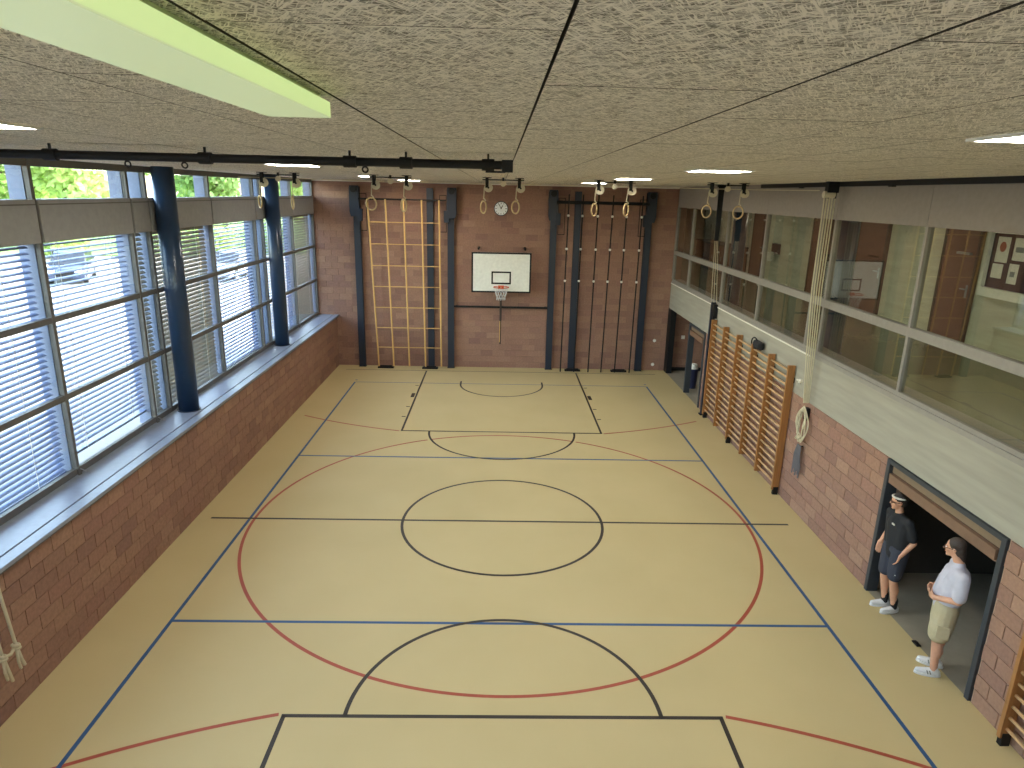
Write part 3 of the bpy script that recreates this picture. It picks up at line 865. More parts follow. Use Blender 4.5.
# ------------------------------------------------------------------ black tube under the ceiling
tb = empty('curtain_tube', 'black steel tube with hooks running under the ceiling', 'tube', None, (0, 5.8, 5.86))
MB().cyl((-5.95, 0, 0), (-0.1, 0, 0), 0.034, n=16).build('tube', 'steel_black', tb)
for x in (-3.72, -2.5, -1.35, -0.9, -0.24):
    MB().cyl((x - 0.05, 0, 0), (x + 0.05, 0, 0), 0.046, n=16).build('sleeve', 'steel_black', tb)
    MB().box(x - 0.008, x + 0.008, -0.008, 0.008, 0.03, HC - 5.86).build('bracket', 'steel_black', tb)
for x in (-3.12, -2.67, -1.23):
    MB().torus((x, 0, -0.058), (0, 1, 0.3), 0.022, 0.007, 16, 6).build('hook', 'steel_black', tb)
MB().box(-0.13, -0.04, -0.05, 0.05, -0.055, 0.04).build('end_block', 'steel_black', tb)
MB().box(-0.26, -0.10, -0.02, 0.02, -0.06, -0.045).build('lever', 'steel_black', tb)

# ------------------------------------------------------------------ gym rings on ceiling pulleys
RY = 14.2
PAIRS = [(-4.57, 'leftmost pair, in front of the farther blue column'), (-2.34, 'in front of the wooden climbing grid'),
         (-0.08, 'at the wall clock'), (2.17, 'in front of the dark climbing poles'), (4.47, 'rightmost pair, before the corridor glazing')]
RINGZ = {}
for i, (xc, lab) in enumerate(PAIRS):
    ax = empty('pulley_axle', 'thin ceiling axle with small guide pulley, ' + lab, 'axle', 'axles of the gym ring pulleys', (xc, RY, HC))
    MB().cyl((-0.42, 0, -0.045), (0.42, 0, -0.045), 0.011, n=8).build('rod', 'steel_black', ax)
    MB().box(-0.02, 0.02, -0.015, 0.015, -0.11, 0).build('hanger', 'steel_black', ax)
    MB().cyl((0, -0.018, -0.12), (0, 0.018, -0.12), 0.055, n=20).build('guide_wheel', 'pulley_cream', ax)
    for s in (-1, 1):
        g = empty('gym_ring', '%s gym ring of the %s' % ('left' if s < 0 else 'right', lab if i in (0, 4) else 'pair ' + lab), 'gym ring', 'gym rings hanging from the ceiling', (xc + s * 0.325, RY, HC))
        MB().box(-0.09, 0.09, -0.05, 0.05, -0.012, 0).build('ceiling_plate', 'steel_black', g)
        MB().box(-0.032, 0.032, -0.035, -0.025, -0.20, -0.012).box(-0.032, 0.032, 0.025, 0.035, -0.20, -0.012).build('fork', 'steel_black', g)
        pw = MB().cyl((0.03, -0.022, -0.20), (0.03, 0.022, -0.20), 0.088, n=28).build('pulley_wheel', 'pulley_cream', g)
        MB().cyl((0.03, -0.04, -0.20), (0.03, 0.04, -0.20), 0.018, n=12).build('axle_pin', 'steel_black', pw)
        dz = random.uniform(-0.01, 0.01)
        xo = -0.055
        MB().tube([(xo, 0, -0.20), (xo - 0.003, 0, -0.32), (xo - 0.01, 0, -0.42 + dz)], 0.011, 6).build('strap', 'rope_cream', g)
        MB().tube([(xo - 0.01, 0, -0.40 + dz), (xo + 0.03, 0, -0.44 + dz), (xo - 0.02, 0, -0.47 + dz)], 0.014, 6).build('strap_loop', 'rope_cream', g)
        rot = R((55, 84, 8, 52, 56, 46, -50, -52, 48, 40)[2 * i + (s > 0)])
        MB().torus((xo - 0.012, 0, -0.575 + dz), (sin(rot) , cos(rot), 0), 0.105, 0.016, 28, 8, 1.15).build('ring', 'ring_wood', g, smooth=True)

# ------------------------------------------------------------------ end wall equipment
def post(x, label, w=0.2, d=0.16, h=5.75, y=None, box=None):
    yy = YB - 0.02 - d
    p = empty('steel_post', label, 'post', 'dark blue steel posts on the end wall', (x, yy + d / 2, 0))
    web = MB(); web.box(-w / 2, w / 2, -d / 2, -d / 2 + 0.025, 0, h); web.box(-w / 2, w / 2, d / 2 - 0.025, d / 2, 0, h); web.box(-0.03, 0.03, -d / 2 + 0.025, d / 2 - 0.025, 0, h)
    web.build('profile', 'steel_navy', p)
    MB().box(-w / 2 - 0.02, w / 2 + 0.02, -d / 2 - 0.02, d / 2, 0, 0.015).build('foot_plate', 'steel_black', p)
    if box:
        s = box
        hd = MB().prism([(-0.13, 5.78), (0.13, 5.78), (0.15, 5.70), (0.15, 5.0), (0.11, 4.85), (-0.11, 4.85), (-0.15, 5.0), (-0.15, 5.70)], -d / 2 - 0.12, -d / 2, lambda u, v, q: (u - s * 0.04, q, v)).build('winch_housing', 'steel_navy', p, bevel=0.008)
        MB().cyl((0 - s * 0.04, -d / 2 - 0.17, 5.67), (0 - s * 0.04, -d / 2 - 0.12, 5.67), 0.10, n=20).build('winch_drum', 'steel_black', hd)
        MB().box(s * 0.12 - 0.08, s * 0.12 + 0.08, -d / 2 - 0.14, -d / 2, 4.72, 5.08).build('clamp', 'steel_navy', p)
        x0, x1 = sorted((s * 0.12, s * 0.34))
        l = MB(); t = 0.018; yq = -d / 2 - 0.08
        l.box(x0, x0 + t, yq, yq + t, 4.42, 5.55); l.box(x1 - t, x1, yq, yq + t, 4.42, 5.55); l.box(x0, x1, yq, yq + t, 5.53, 5.55); l.box(x0, x1, yq, yq + t, 4.42, 4.44)
        l.build('guide_loop', 'steel_black', p)
    return p
post(-4.62, 'leftmost steel post with winch housing on the end wall', box=1)
post(-2.33, 'plain steel post behind the wooden climbing grid')
post(-1.68, 'steel post with winch housing left of the hoop', box=-1)
post(1.57, 'steel post with winch housing right of the hoop', box=1)
post(2.32, 'plain steel post behind the dark climbing poles')
post(4.58, 'rightmost steel post with winch housing on the end wall', box=-1)
# base plates on the floor
for (x, lab) in ((-3.82, 'flat black floor shoe under the left poles of the climbing grid'), (-2.36, 'flat black floor shoe at the plain post of the climbing grid'),
                 (2.36, 'flat black floor shoe at the plain post of the dark poles'), (3.9, 'flat black floor shoe under the right dark poles')):
    s_ = empty('floor_shoe', lab, 'floor shoe', 'black floor shoes at the end wall', (x, YB - 0.30, 0))
    MB().box(-0.26, 0.26, -0.08, 0.08, 0, 0.05).build('plate', 'steel_black', s_, bevel=0.008)
    MB().box(-0.2, 0.2, -0.03, 0.03, 0.05, 0.085).build('clamp', 'steel_black', s_)
# wooden climbing grid
gy = YB - 0.36
cg = empty('climbing_grid', 'wooden lattice climbing grid hanging on the end wall', 'climbing grid', None, (-3.1, gy, 0))
MB().cyl((-1.42, 0, 5.39), (1.3, 0, 5.39), 0.025, n=12).build('top_tube', 'steel_black', cg)
gx_t = [-1.13, -0.58, -0.02, 0.54, 1.08]
gx_b = [-0.93, -0.44, 0.07, 0.60, 1.12]
for a, b in zip(gx_t, gx_b):
    MB().cyl((a, -0.03, 5.39), (b, -0.03, 0.085), 0.026, n=10).build('pole', 'grid_wood', cg)
for z in (4.70, 4.03, 3.36, 2.70, 2.03, 1.37, 0.72):
    f = z / 5.28
    xa = gx_b[0] + (gx_t[0] - gx_b[0]) * f; xb = gx_b[-1] + (gx_t[-1] - gx_b[-1]) * f
    MB().cyl((xa, -0.03, z), (xb, -0.03, z), 0.014, n=8).build('rung', 'grid_wood', cg)
# dark climbing poles
cp = empty('climbing_poles', 'row of six dark climbing poles with white marks', 'climbing poles', None, (3.12, gy, 0))
MB().cyl((-1.5, 0, 5.42), (1.4, 0, 5.42), 0.05, n=14).build('top_tube', 'steel_black', cp)
for a, b in zip((-1.12, -0.68, -0.20, 0.26, 0.70, 1.18), (-1.17, -0.72, -0.25, 0.18, 0.63, 1.12)):
    p = MB().cyl((a, -0.06, 5.66), (b, -0.06, 0.0), 0.021, n=10).build('pole', 'steel_black', cp)
    for z in (5.02, 4.0, 3.0):
        f = z / 5.6
        x = b + (a - b) * f
        MB().ell((x, -0.06, z), 0.042, 0.042, 0.042, 12, 8).build('marker', 'white_plastic', p, smooth=True)
# backboard
bb = empty('basketball_hoop', 'basketball backboard with orange rim and white net', 'basketball hoop', None, (-0.06, 21.5, 0))
M_ = 0.94
MB().box(-M_, M_, -0.02, 0.02, 2.60, 3.86).build('backboard', 'board_white', bb)
bd = MB(); t = 0.05
bd.box(-M_, M_, -0.024, -0.02, 3.81, 3.86); bd.box(-M_, M_, -0.024, -0.02, 2.60, 2.65); bd.box(-M_, -M_ + t, -0.024, -0.02, 2.65, 3.81); bd.box(M_ - t, M_, -0.024, -0.02, 2.65, 3.81)
bd.build('border', 'steel_black', bb)
tg = MB(); a0, a1, c0, c1 = -0.31, 0.31, 2.87, 3.27
tg.box(a0, a1, -0.024, -0.02, c1 - t, c1); tg.box(a0, a1, -0.024, -0.02, c0, c0 + t); tg.box(a0, a0 + t, -0.024, -0.02, c0 + t, c1 - t); tg.box(a1 - t, a1, -0.024, -0.02, c0 + t, c1 - t)
tg.build('target_square', 'steel_black', bb)
RZ = 2.82
rm = MB().torus((0, -0.36, RZ), (0, 0, 1), 0.235, 0.012, 32, 8).build('rim', 'rim_orange', bb, smooth=True)
MB().box(-0.09, 0.09, -0.14, -0.022, RZ - 0.09, RZ + 0.012).build('rim_bracket', 'rim_orange', rm)
net = MB()
nst = 12
def npnt(k, lv):
    rr = 0.23 - 0.095 * min(1, lv / 3.2)
    th = 2 * pi * (k + 0.5 * (lv % 2)) / nst
    return (rr * cos(th), -0.36 + rr * sin(th), RZ - 0.1 * lv)
for lv in range(4):
    for k in range(nst):
        a = npnt(k, lv); b1 = npnt(k, lv + 1); b2 = npnt(k - 1 if lv % 2 == 0 else k + 1, lv + 1)
        net.cyl(a, b1, 0.006, n=5); net.cyl(a, b2, 0.006, n=5)
net.build('net', 'net_white', bb)
for x in (-0.72, 0.74):
    MB().cyl((x, 0, 3.96), (x, YB - 21.5 - 0.01, 3.96), 0.035, n=12).build('mount_arm', 'steel_black', bb)
for sx in (-0.6, 0.6):
    MB().cyl((sx, 0.02, 3.3), (sx, YB - 21.5 - 0.01, 3.3), 0.025, n=10).build('strut', 'steel_black', bb)
# horizontal safety bar and crank
hb = empty('cross_bar', 'thin black horizontal bar across the wall below the backboard', 'bar', None, (0, YB - 0.1, 2.06))
MB().box(-1.58, 1.47, -0.025, 0.025, -0.03, 0.03).build('bar', 'steel_black', hb)
for x in (-1.5, 0, 1.4): MB().box(x - 0.03, x + 0.03, 0.025, 0.088, -0.03, 0.03).build('wall_bracket', 'steel_black', hb)
ck = empty('crank_rod', 'hanging crank rod with pale handle under the hoop', 'crank', None, (-0.06, YB - 0.22, 0))
MB().cyl((0, 0, 2.50), (0, 0, 1.65), 0.035, n=12).build('sleeve', 'rod_brown', ck)
MB().cyl((0, 0, 1.66), (0, 0, 0.86), 0.026, n=12).build('rod', 'rod_brown', ck)
MB().cyl((-0.018, -0.02, 1.62), (-0.018, -0.02, 0.92), 0.014, n=10).build('grip', 'grid_wood', ck)
MB().box(-0.03, 0.03, -0.03, 0.2, 2.42, 2.50).build('wall_arm', 'rod_brown', ck)
# clock
kl = empty('wall_clock', 'round white wall clock high on the end wall', 'clock', None, (-0.1, YB, 5.18))
MB().cyl((0, 0, 0), (0, -0.06, 0), 0.225, n=40).build('case', 'clock_rim', kl)
fc = MB().cyl((0, -0.06, 0), (0, -0.064, 0), 0.20, n=40).build('face', 'clock_face', kl)
for k in range(12):
    a = 2 * pi * k / 12; L_ = 0.035 if k % 3 else 0.05
    M = Matrix.Rotation(a, 4, 'Y')
    MB().box(-0.008, 0.008, -0.067, -0.064, 0.185 - L_, 0.185, M).build('hour_mark', 'steel_black', fc)
MB().box(-0.012, 0.012, -0.070, -0.067, -0.02, 0.11, Matrix.Rotation(R(28), 4, 'Y')).build('hour_hand', 'steel_black', kl)
MB().box(-0.008, 0.008, -0.073, -0.070, -0.02, 0.16, Matrix.Rotation(R(-28), 4, 'Y')).build('minute_hand', 'steel_black', kl)
# sockets
for (z, lab) in ((1.02, 'upper round white socket beside the rightmost steel post'), (0.2, 'lower round white socket beside the rightmost steel post')):
    s_ = empty('wall_socket', lab, 'socket', 'white sockets on the end wall', (5.1, YB, z))
    MB().cyl((0, 0, 0), (0, -0.02, 0), 0.055, n=20).build('plate', 'white_plastic', s_)
    MB().cyl((0, -0.02, 0), (0, -0.024, 0), 0.03, n=16).build('insert', 'paper', s_)

# ------------------------------------------------------------------ wall bars
def wall_bars(ys, label, group=None, rungs=17):
    w = empty('wall_bars', label, 'wall bars', 'wooden wall bars on the right wall', (XR, ys[0], 0))
    up = MB().box(-0.155, -0.02, -0.024, 0.024, 0.10, 2.64).mesh('upright', 'bar_upright')
    for y in ys:
        inst('upright', up, w, (0, y - ys[0], 0))
        MB().box(-0.02, 0, y - ys[0] - 0.02, y - ys[0] + 0.02, 2.3, 2.4).build('wall_bracket', 'steel_black', w)
    for y in (ys[0], ys[-1], ys[len(ys) // 2]):
        MB().box(-0.13, -0.03, y - ys[0] - 0.03, y - ys[0] + 0.03, 0.0, 0.16).build('foot', 'steel_black', w)
    cachem = {}
    for a, b in zip(ys[:-1], ys[1:]):
        L_ = round(abs(b - a), 3)
        if L_ not in cachem:
            cachem[L_] = MB().tube([(0, -L_ / 2, 0), (0, L_ / 2, 0)], 0.019, 10).mesh('rung', 'bar_rung', True)
        for i in range(rungs):
            z = 0.22 + i * 0.144
            x = -0.095
            inst('rung', cachem[L_], w, (x, (a + b) / 2 - ys[0], z))
    return w
wall_bars([12.3, 13.25, 14.2, 15.15, 16.1, 17.05], 'long row of wooden wall bars in the middle of the right wall')
wall_bars([5.97, 5.05, 4.13], 'wooden wall bars cut off at the lower right corner')
bg = empty('black_bag', 'small black bag hung on top of the wall bars', 'bag', None, (XR - 0.09, 14.0, 2.55))
o = MB().box(-0.07, 0.07, -0.2, 0.2, 0.02, 0.2).build('pouch', 'cloth_black', bg, bevel=0.06)
MB().torus((-0.03, 0.14, 0.12), (1, 0.2, 0.1), 0.12, 0.015, 20, 6).build('strap', 'steel_black', bg)
hk = empty('wall_hook', 'small white hook on the concrete beside the wall bars', 'hook', None, (XR, 12.0, 2.42))
MB().cyl((0, 0, 0), (-0.05, 0, 0), 0.04, n=12).build('base', 'white_plastic', hk)
MB().cyl((-0.05, 0, 0), (-0.09, 0, 0.03), 0.015, n=8).build('peg', 'white_plastic', hk)

# post with winch at the far wall bars
tp = empty('tension_post', 'grey blue steel post left of the wall bars', 'post', None, (XR - 0.06, 17.32, 0))
MB().box(-0.06, 0.05, -0.05, 0.05, 0, 3.05).build('profile', 'steel_navy', tp)
MB().box(-0.06, 0.05, -0.22, -0.06, 2.66, 3.02).build('winch_box', 'steel_black', tp, bevel=0.01)
MB().box(-0.09, 0.055, -0.09, 0.09, 0, 0.02).build('foot', 'steel_black', tp)
db = empty('cable_bundle', 'black cable bundle hanging at the corridor glass above the steel post', 'cable', None, (5.28, 17.15, 3.07))
for k in range(5):
    dx = (k - 2) * 0.028
    MB().cyl((dx, 0.02 * (k % 2), 2.85), (dx * 0.7, 0, 1.55), 0.017, n=8).build('strand', 'steel_black', db)
for k in range(3):
    dx = (k - 1) * 0.07
    MB().cyl((dx * 0.5, 0, 1.6), (0.1 + dx, 0, 0.0), 0.007, n=6).build('wire', 'rope_cream', db)
MB().box(-0.09, 0.09, -0.04, 0.06, 2.83, HC - 3.02).build('ceiling_bracket', 'steel_black', db)

# rope bundle with pulley and coil
rp = empty('pulley_ropes', 'bundle of cream ropes running down from a ceiling pulley', 'ropes', None, (5.3, 11.5, 1.95))
zt = 5.74 - 1.95
MB().box(-0.1, 0.08, -0.10, 0.02, zt + 0.03, HC - 1.95).box(-0.07, -0.05, -0.06, -0.02, zt - 0.06, zt + 0.1).box(0.05, 0.07, -0.06, -0.02, zt - 0.06, zt + 0.1).build('bracket', 'steel_black', rp)
MB().cyl((-0.14, -0.04, zt), (0.04, -0.04, zt), 0.055, n=18).build('roller', 'pulley_cream', rp)
for k in range(5):
    dx = -0.09 + k * 0.045
    MB().tube([(dx, 0.02, zt), (dx * 0.95, 0.01, zt * 0.6), (dx * 0.8 + 0.05, 0.0, zt * 0.3), (dx * 0.5 + 0.10, 0.0, 0.20)], 0.0105, 6).build('rope', 'rope_cream', rp)
rc = empty('rope_coil', 'coil of cream rope hung on a wall cleat below the pulley ropes', 'rope', None, (XR - 0.08, 11.55, 1.9))
MB().box(0.02, 0.08, -0.05, 0.05, -0.08, 0.14).build('cleat', 'steel_black', rc)
for k in range(6):
    rx = 0.10 + 0.018 * k
    pts = []
    for i in range(22):
        t = 2 * pi * i / 22
        pts.append((-0.02 + 0.02 * sin(3 * t + k), rx * cos(t) + 0.03 * sin(k * 2.1), -0.17 + (0.24 + 0.02 * k) * sin(t) + 0.02 * cos(k)))
    MB().tube(pts, 0.011, 6, closed=True).build('loop', 'rope_cream', rc)
for k in range(3):
    MB().torus((-0.03, 0.02 * k, -0.40 - 0.03 * k), (0.2, 0.1, 1), 0.05, 0.011, 14, 6).build('wrap', 'rope_cream', rc)
nt_ = empty('hanging_net', 'folded grey net hanging below the rope coil', 'net', None, (XR - 0.07, 11.58, 0.72))
MB().cyl((0.0, 0, 0.57), (0.07, 0, 0.57), 0.012, n=8).build('peg', 'steel_black', nt_)
for k in range(7):
    y = -0.12 + k * 0.04
    MB().tube([(0.0, y * 0.5, 0.60), (-0.02 + 0.01 * (k % 2), y * 0.9, 0.4), (0.0, y * 1.2, 0.2), (-0.01, y * 1.05, 0.0 + 0.05 * (k % 3))], 0.013, 7).build('fold', 'rope_grey', nt_)

# guide ropes along the ceiling to the pulley
gr = empty('guide_rope', 'cream cord stretched along the ceiling above the gym rings', 'cord', None, (0, RY + 0.12, HC - 0.12))
MB().tube([(-5.4, 0, 0.02), (-2.5, 0, 0.0), (0, 0, 0.0), (2.5, 0, 0.0), (5.1, 0.0, 0.0), (5.22, -0.1, 0.0), (5.25, -2.5, -0.02)], 0.008, 6).build('cord', 'rope_cream', gr)
rl = empty('ceiling_rail', 'long black rail where the ceiling meets the corridor wall', 'rail', None, (XR - 0.05, 7.0, HC - 0.04))
MB().box(-0.05, 0.04, -7.6, 7.9, -0.035, 0.04).build('profile', 'steel_black', rl)
for y in (-3, 0, 3, 6): MB().box(-0.03, 0.03, y - 0.05, y + 0.05, -0.05, -0.035).build('clip', 'steel_black', rl)

# tied ropes at the left edge
lr = empty('tied_ropes', 'two cream ropes knotted together hanging by the left parapet', 'ropes', None, (-5.28, 6.33, 0.45))
for k, (dy, dx) in enumerate(((-0.14, 0.0), (0.05, 0.01))):
    MB().tube([(dx - 0.03, dy - 0.16, 5.3), (dx - 0.02, dy - 0.12, 2.0), (dx, dy - 0.06, 1.0), (dx, dy, 0.42), (dx + 0.01, dy + 0.03, 0.2), (dx, dy + 0.07, 0.04 + 0.06 * k)], 0.017, 8).build('rope', 'rope_cream', lr)
    MB().tube([(dx, dy, 0.36), (dx + 0.02, dy - 0.03, 0.22), (dx, dy + 0.01, 0.10)], 0.015, 8).build('tail', 'rope_cream', lr)
    MB().torus((dx, dy, 0.40), (0.2, 0.3, 1), 0.03, 0.018, 14, 8).torus((dx, dy, 0.36), (-0.2, 0.2, 1), 0.032, 0.018, 14, 8).build('knot', 'rope_cream', lr, smooth=True)
MB().tube([(0, -0.14, 0.38), (0.02, -0.05, 0.36), (0, 0.05, 0.38)], 0.018, 8).build('binding', 'rope_cream', lr)
MB().box(-0.06, 0.03, -0.36, -0.1, 5.28, HC - 0.45).build('ceiling_bracket', 'steel_black', lr)
# ------------------------------------------------------------------ people
def caps(mb, p0, r0, p1, r1, n=14, sx=1.0):
    """closed round cone from p0 to p1"""
    p0 = Vector(p0); p1 = Vector(p1); d = (p1 - p0)
    L_ = d.length; d = d.normalized() if L_ > 1e-6 else Vector((0, 0, 1))
    pts = []; rad = []
    for k in range(5):
        t = pi / 2 * k / 4
        pts.append(p0 - d * (r0 * cos(t))); rad.append(max(0.002, r0 * sin(t)))
    for k in range(5):
        t = pi / 2 * k / 4
        pts.append(p1 + d * (r1 * sin(t))); rad.append(max(0.002, r1 * cos(t)))
    mb.tube(pts, rad, n)
    return mb
def chain(mb, pts, rs):
    for i in range(len(pts) - 1): caps(mb, pts[i], rs[i], pts[i + 1], rs[i + 1])
    return mb
def fused(mb, name, mat, parent, voxel=0.008, smooth=8):
    """one continuous surface out of overlapping shapes"""
    me = mb.mesh(name, mat)
    o = bpy.data.objects.new(name, me); COL.objects.link(o)
    rmod = o.modifiers.new('fuse', 'REMESH'); rmod.mode = 'VOXEL'; rmod.voxel_size = voxel; rmod.use_smooth_shade = True
    s = o.modifiers.new('relax', 'SMOOTH'); s.factor = 0.5; s.iterations = smooth
    dg = bpy.context.evaluated_depsgraph_get()
    m2 = bpy.data.meshes.new_from_object(o.evaluated_get(dg))
    m2.name = name
    o.modifiers.clear(); o.data = m2
    m2.materials.clear(); m2.materials.append(MATS[mat])
    for p in m2.polygons: p.use_smooth = True
    o.parent = parent
    return o
def hand(mb, wrist, dirv, palmn, spread=1.0, curl=0.5, thumb_side=1):
    """palm, four unequal fingers with two bends, and a thumb leaving the side of the palm"""
    w = Vector(wrist); d = Vector(dirv).normalized(); nrm = Vector(palmn).normalized()
    sd = d.cross(nrm).normalized() * thumb_side
    k0 = w + d * 0.085
    for q in (-0.028, -0.010, 0.010, 0.028):
        caps(mb, w + sd * q * 0.7, 0.020, k0 + sd * q, 0.015, 10)
    for q, ln in zip((0.031, 0.011, -0.011, -0.031), (0.072, 0.080, 0.074, 0.058)):
        a = k0 + sd * q
        d1 = (d * cos(curl * 0.6) + nrm * sin(curl * 0.6))
        d2 = (d * cos(curl * 1.3) + nrm * sin(curl * 1.3))
        b = a + d1 * ln * 0.52; c = b + d2 * ln * 0.48
        caps(mb, a, 0.010, b, 0.009, 8); caps(mb, b, 0.009, c, 0.0075, 8)
    t0 = w + d * 0.025 + sd * 0.028
    t1 = t0 + (d * 0.6 + sd * 0.75 + nrm * 0.25).normalized() * 0.042
    t2 = t1 + (d * 0.85 + sd * 0.25 + nrm * 0.4).normalized() * 0.032
    caps(mb, t0, 0.014, t1, 0.011, 8); caps(mb, t1, 0.011, t2, 0.009, 8)

def head(mb, c, yaw, pitch, s=1.0):
    """skull, jaw, nose, ears, brow and lips facing local +Y turned by yaw"""
    M = Matrix.Translation(Vector(c)) @ Matrix.Rotation(yaw, 4, 'Z') @ Matrix.Rotation(pitch, 4, 'X') @ Matrix.Scale(s, 4)
    M3 = M.to_3x3()
    P = lambda x, y, z: M @ Vector((x, y, z))
    mb.ell(P(0, -0.012, 0.03), 0.076, 0.095, 0.095, 18, 12, M3)
    mb.ell(P(0, 0.022, -0.035), 0.058, 0.066, 0.078, 16, 12, M3)
    mb.ell(P(0, 0.058, -0.092), 0.030, 0.026, 0.022, 12, 8, M3)      # chin
    caps(mb, P(0, 0.080, 0.020), 0.009 * s, P(0, 0.103, -0.022), 0.013 * s, 8)   # nose
    mb.ell(P(0, 0.076, -0.055), 0.026, 0.016, 0.010, 10, 6, M3)      # mouth
    caps(mb, P(-0.04, 0.073, 0.030), 0.011 * s, P(0.04, 0.073, 0.030), 0.011 * s, 8)   # brow
    for q in (-1, 1):
        mb.ell(P(q * 0.076, -0.010, -0.005), 0.012, 0.020, 0.032, 10, 8, M3)
        mb.ell(P(q * 0.045, 0.055, -0.02), 0.022, 0.018, 0.018, 10, 8, M3)
    return P, M3
def shoe(name, mat, sole, ank, toe_dir, parent, stripe=None):
    """low sneaker under an ankle point: upper, sole, tongue"""
    a = Vector(ank); f = Vector((toe_dir[0], toe_dir[1], 0)).normalized(); s = Vector((f.y, -f.x, 0))
    mb = MB()
    B = lambda u, v, z: Vector((a.x, a.y, 0)) + f * u + s * v + Vector((0, 0, z))
    caps(mb, B(-0.045, 0, 0.052), 0.040, B(0.03, 0, 0.055), 0.044); caps(mb, B(0.03, 0, 0.055), 0.044, B(0.12, 0.004, 0.045), 0.038)
    caps(mb, B(0.12, 0.004, 0.045), 0.038, B(0.165, 0.006, 0.04), 0.033)
    caps(mb, B(-0.02, 0, 0.07), 0.038, B(-0.01, 0, 0.105), 0.041)
    up = fused(mb, name, mat, parent, 0.007, 6)
    mb = MB()
    out = []
    for k in range(24):
        t = 2 * pi * k / 24
        u = 0.055 + 0.15 * cos(t); v = (0.047 + 0.008 * cos(t)) * sin(t)
        out.append((u, v))
    mb.prism(out, 0.0, 0.028, lambda u, v, z: B(u, v, z))
    mb.build('sole', sole, up)
    if stripe:
        mb = MB()
        for q in (-1, 1):
            for j in range(2): caps(mb, B(0.03 + 0.03 * j, q * 0.043, 0.04), 0.007, B(0.045 + 0.03 * j, q * 0.037, 0.075), 0.007, 6)
        mb.build('stripe', stripe, up)
    return up

# the one in black, leaning at the jamb
p1 = empty('person', 'person in black t-shirt and dark shorts leaning at the gate jamb', 'person', None, (5.47, 8.46, 0.0), R(93))
J = dict(al=(-0.09, -0.10, 0.10), ar=(0.08, -0.07, 0.10), kl=(-0.09, -0.02, 0.50), kr=(0.09, 0.0, 0.50), hl=(-0.06, -0.06, 0.90), hr=(0.12, -0.05, 0.90),
         pv=(0.04, -0.06, 0.95), wa=(0.06, -0.07, 1.08), ch=(0.09, -0.08, 1.30), nb=(0.11, -0.07, 1.45), hd=(0.12, -0.03, 1.625),
         sl=(-0.09, -0.09, 1.39), sr=(0.29, -0.08, 1.39), el=(-0.17, -0.15, 1.13), er=(0.33, -0.13, 1.12), wl=(-0.15, -0.01, 0.93), wr=(0.32, -0.02, 0.90))
b = MB()
chain(b, [J['al'], J['kl'], J['hl']], [0.040, 0.055, 0.082]); chain(b, [J['ar'], J['kr'], J['hr']], [0.040, 0.055, 0.082])
for k in ('l', 'r'):
    A = Vector(J['a' + k]); K = Vector(J['k' + k]); c = A.lerp(K, 0.62) + Vector((0, -0.018, 0)); caps(b, A.lerp(K, 0.4), 0.044, c, 0.056); caps(b, c, 0.056, K, 0.053)
chain(b, [J['pv'], J['wa'], J['ch'], J['nb']], [0.12, 0.115, 0.13, 0.055])
chain(b, [J['sl'], J['el'], J['wl']], [0.048, 0.040, 0.029]); chain(b, [J['sr'], J['er'], J['wr']], [0.048, 0.040, 0.029])
caps(b, J['nb'], 0.055, (0.12, -0.045, 1.57), 0.050)
P, M3 = head(b, J['hd'], R(-22), R(-4))
hand(b, J['wl'], (0.10, 0.25, -1), (0.6, 0.6, 0), curl=0.5, thumb_side=1)
hand(b, J['wr'], (-0.05, 0.2, -1), (-0.7, 0.4, 0), curl=0.5, thumb_side=-1)
fused(b, 'body', 'skin', p1, 0.0065, 5)
s = MB()
chain(s, [(0.03, -0.065, 0.90), J['wa'], J['ch']], [0.135, 0.137, 0.150])
caps(s, (-0.045, -0.06, 0.91), 0.112, (-0.02, -0.085, 1.30), 0.12); caps(s, (0.125, -0.06, 0.91), 0.112, (0.19, -0.085, 1.30), 0.12)
caps(s, (-0.06, -0.08, 1.385), 0.068, (0.26, -0.08, 1.385), 0.068); caps(s, J['ch'], 0.13, (0.105, -0.075, 1.43), 0.07)
for k in ('l', 'r'):
    S0 = Vector(J['s' + k]); E0 = Vector(J['e' + k]); caps(s, S0, 0.068, S0.lerp(E0, 0.78), 0.066)
sh = fused(s, 't_shirt', 'cloth_black', p1, 0.011, 5)
lg = MB(); lg.ell(P(0, 0, 0), 0.001, 0.001, 0.001, 4, 3)
MB().box(-0.03, 0.022, 0.0, 0.012, -0.010, 0.012, Matrix.Translation((0.0, 0.071, 1.345)) @ Matrix.Rotation(R(-6), 4, 'X')).build('chest_print', 'cap_white', sh)
s = MB()
for k, q in (('l', -1), ('r', 1)):
    H0 = Vector(J['h' + k]); K0 = Vector(J['k' + k]); caps(s, H0 + Vector((0, 0, 0.03)), 0.118, H0.lerp(K0, 0.78), 0.098)
caps(s, (-0.03, -0.06, 0.96), 0.125, (0.11, -0.06, 0.96), 0.125)
so_ = fused(s, 'shorts', 'cloth_navy_grey', p1, 0.011, 4)
MB().box(-0.005, 0.04, 0.0, 0.01, 0, 0.012, Matrix.Translation((-0.165, 0.02, 0.63)) @ Matrix.Rotation(R(-60), 4, 'Z')).build('logo_tab', 'cap_white', so_)
for k in ('l', 'r'):
    A = Vector(J['a' + k]); caps_ = MB(); caps(caps_, A + Vector((0, 0, -0.02)), 0.046, A + Vector((0, 0, 0.09)), 0.046); caps_.build('sock', 'sock_black', p1, smooth=True)
    shoe('shoe', 'shoe_white', 'shoe_white', A + Vector((0, 0.0, 0)), ((-0.12 if k == 'l' else 0.05), 1.0), p1)
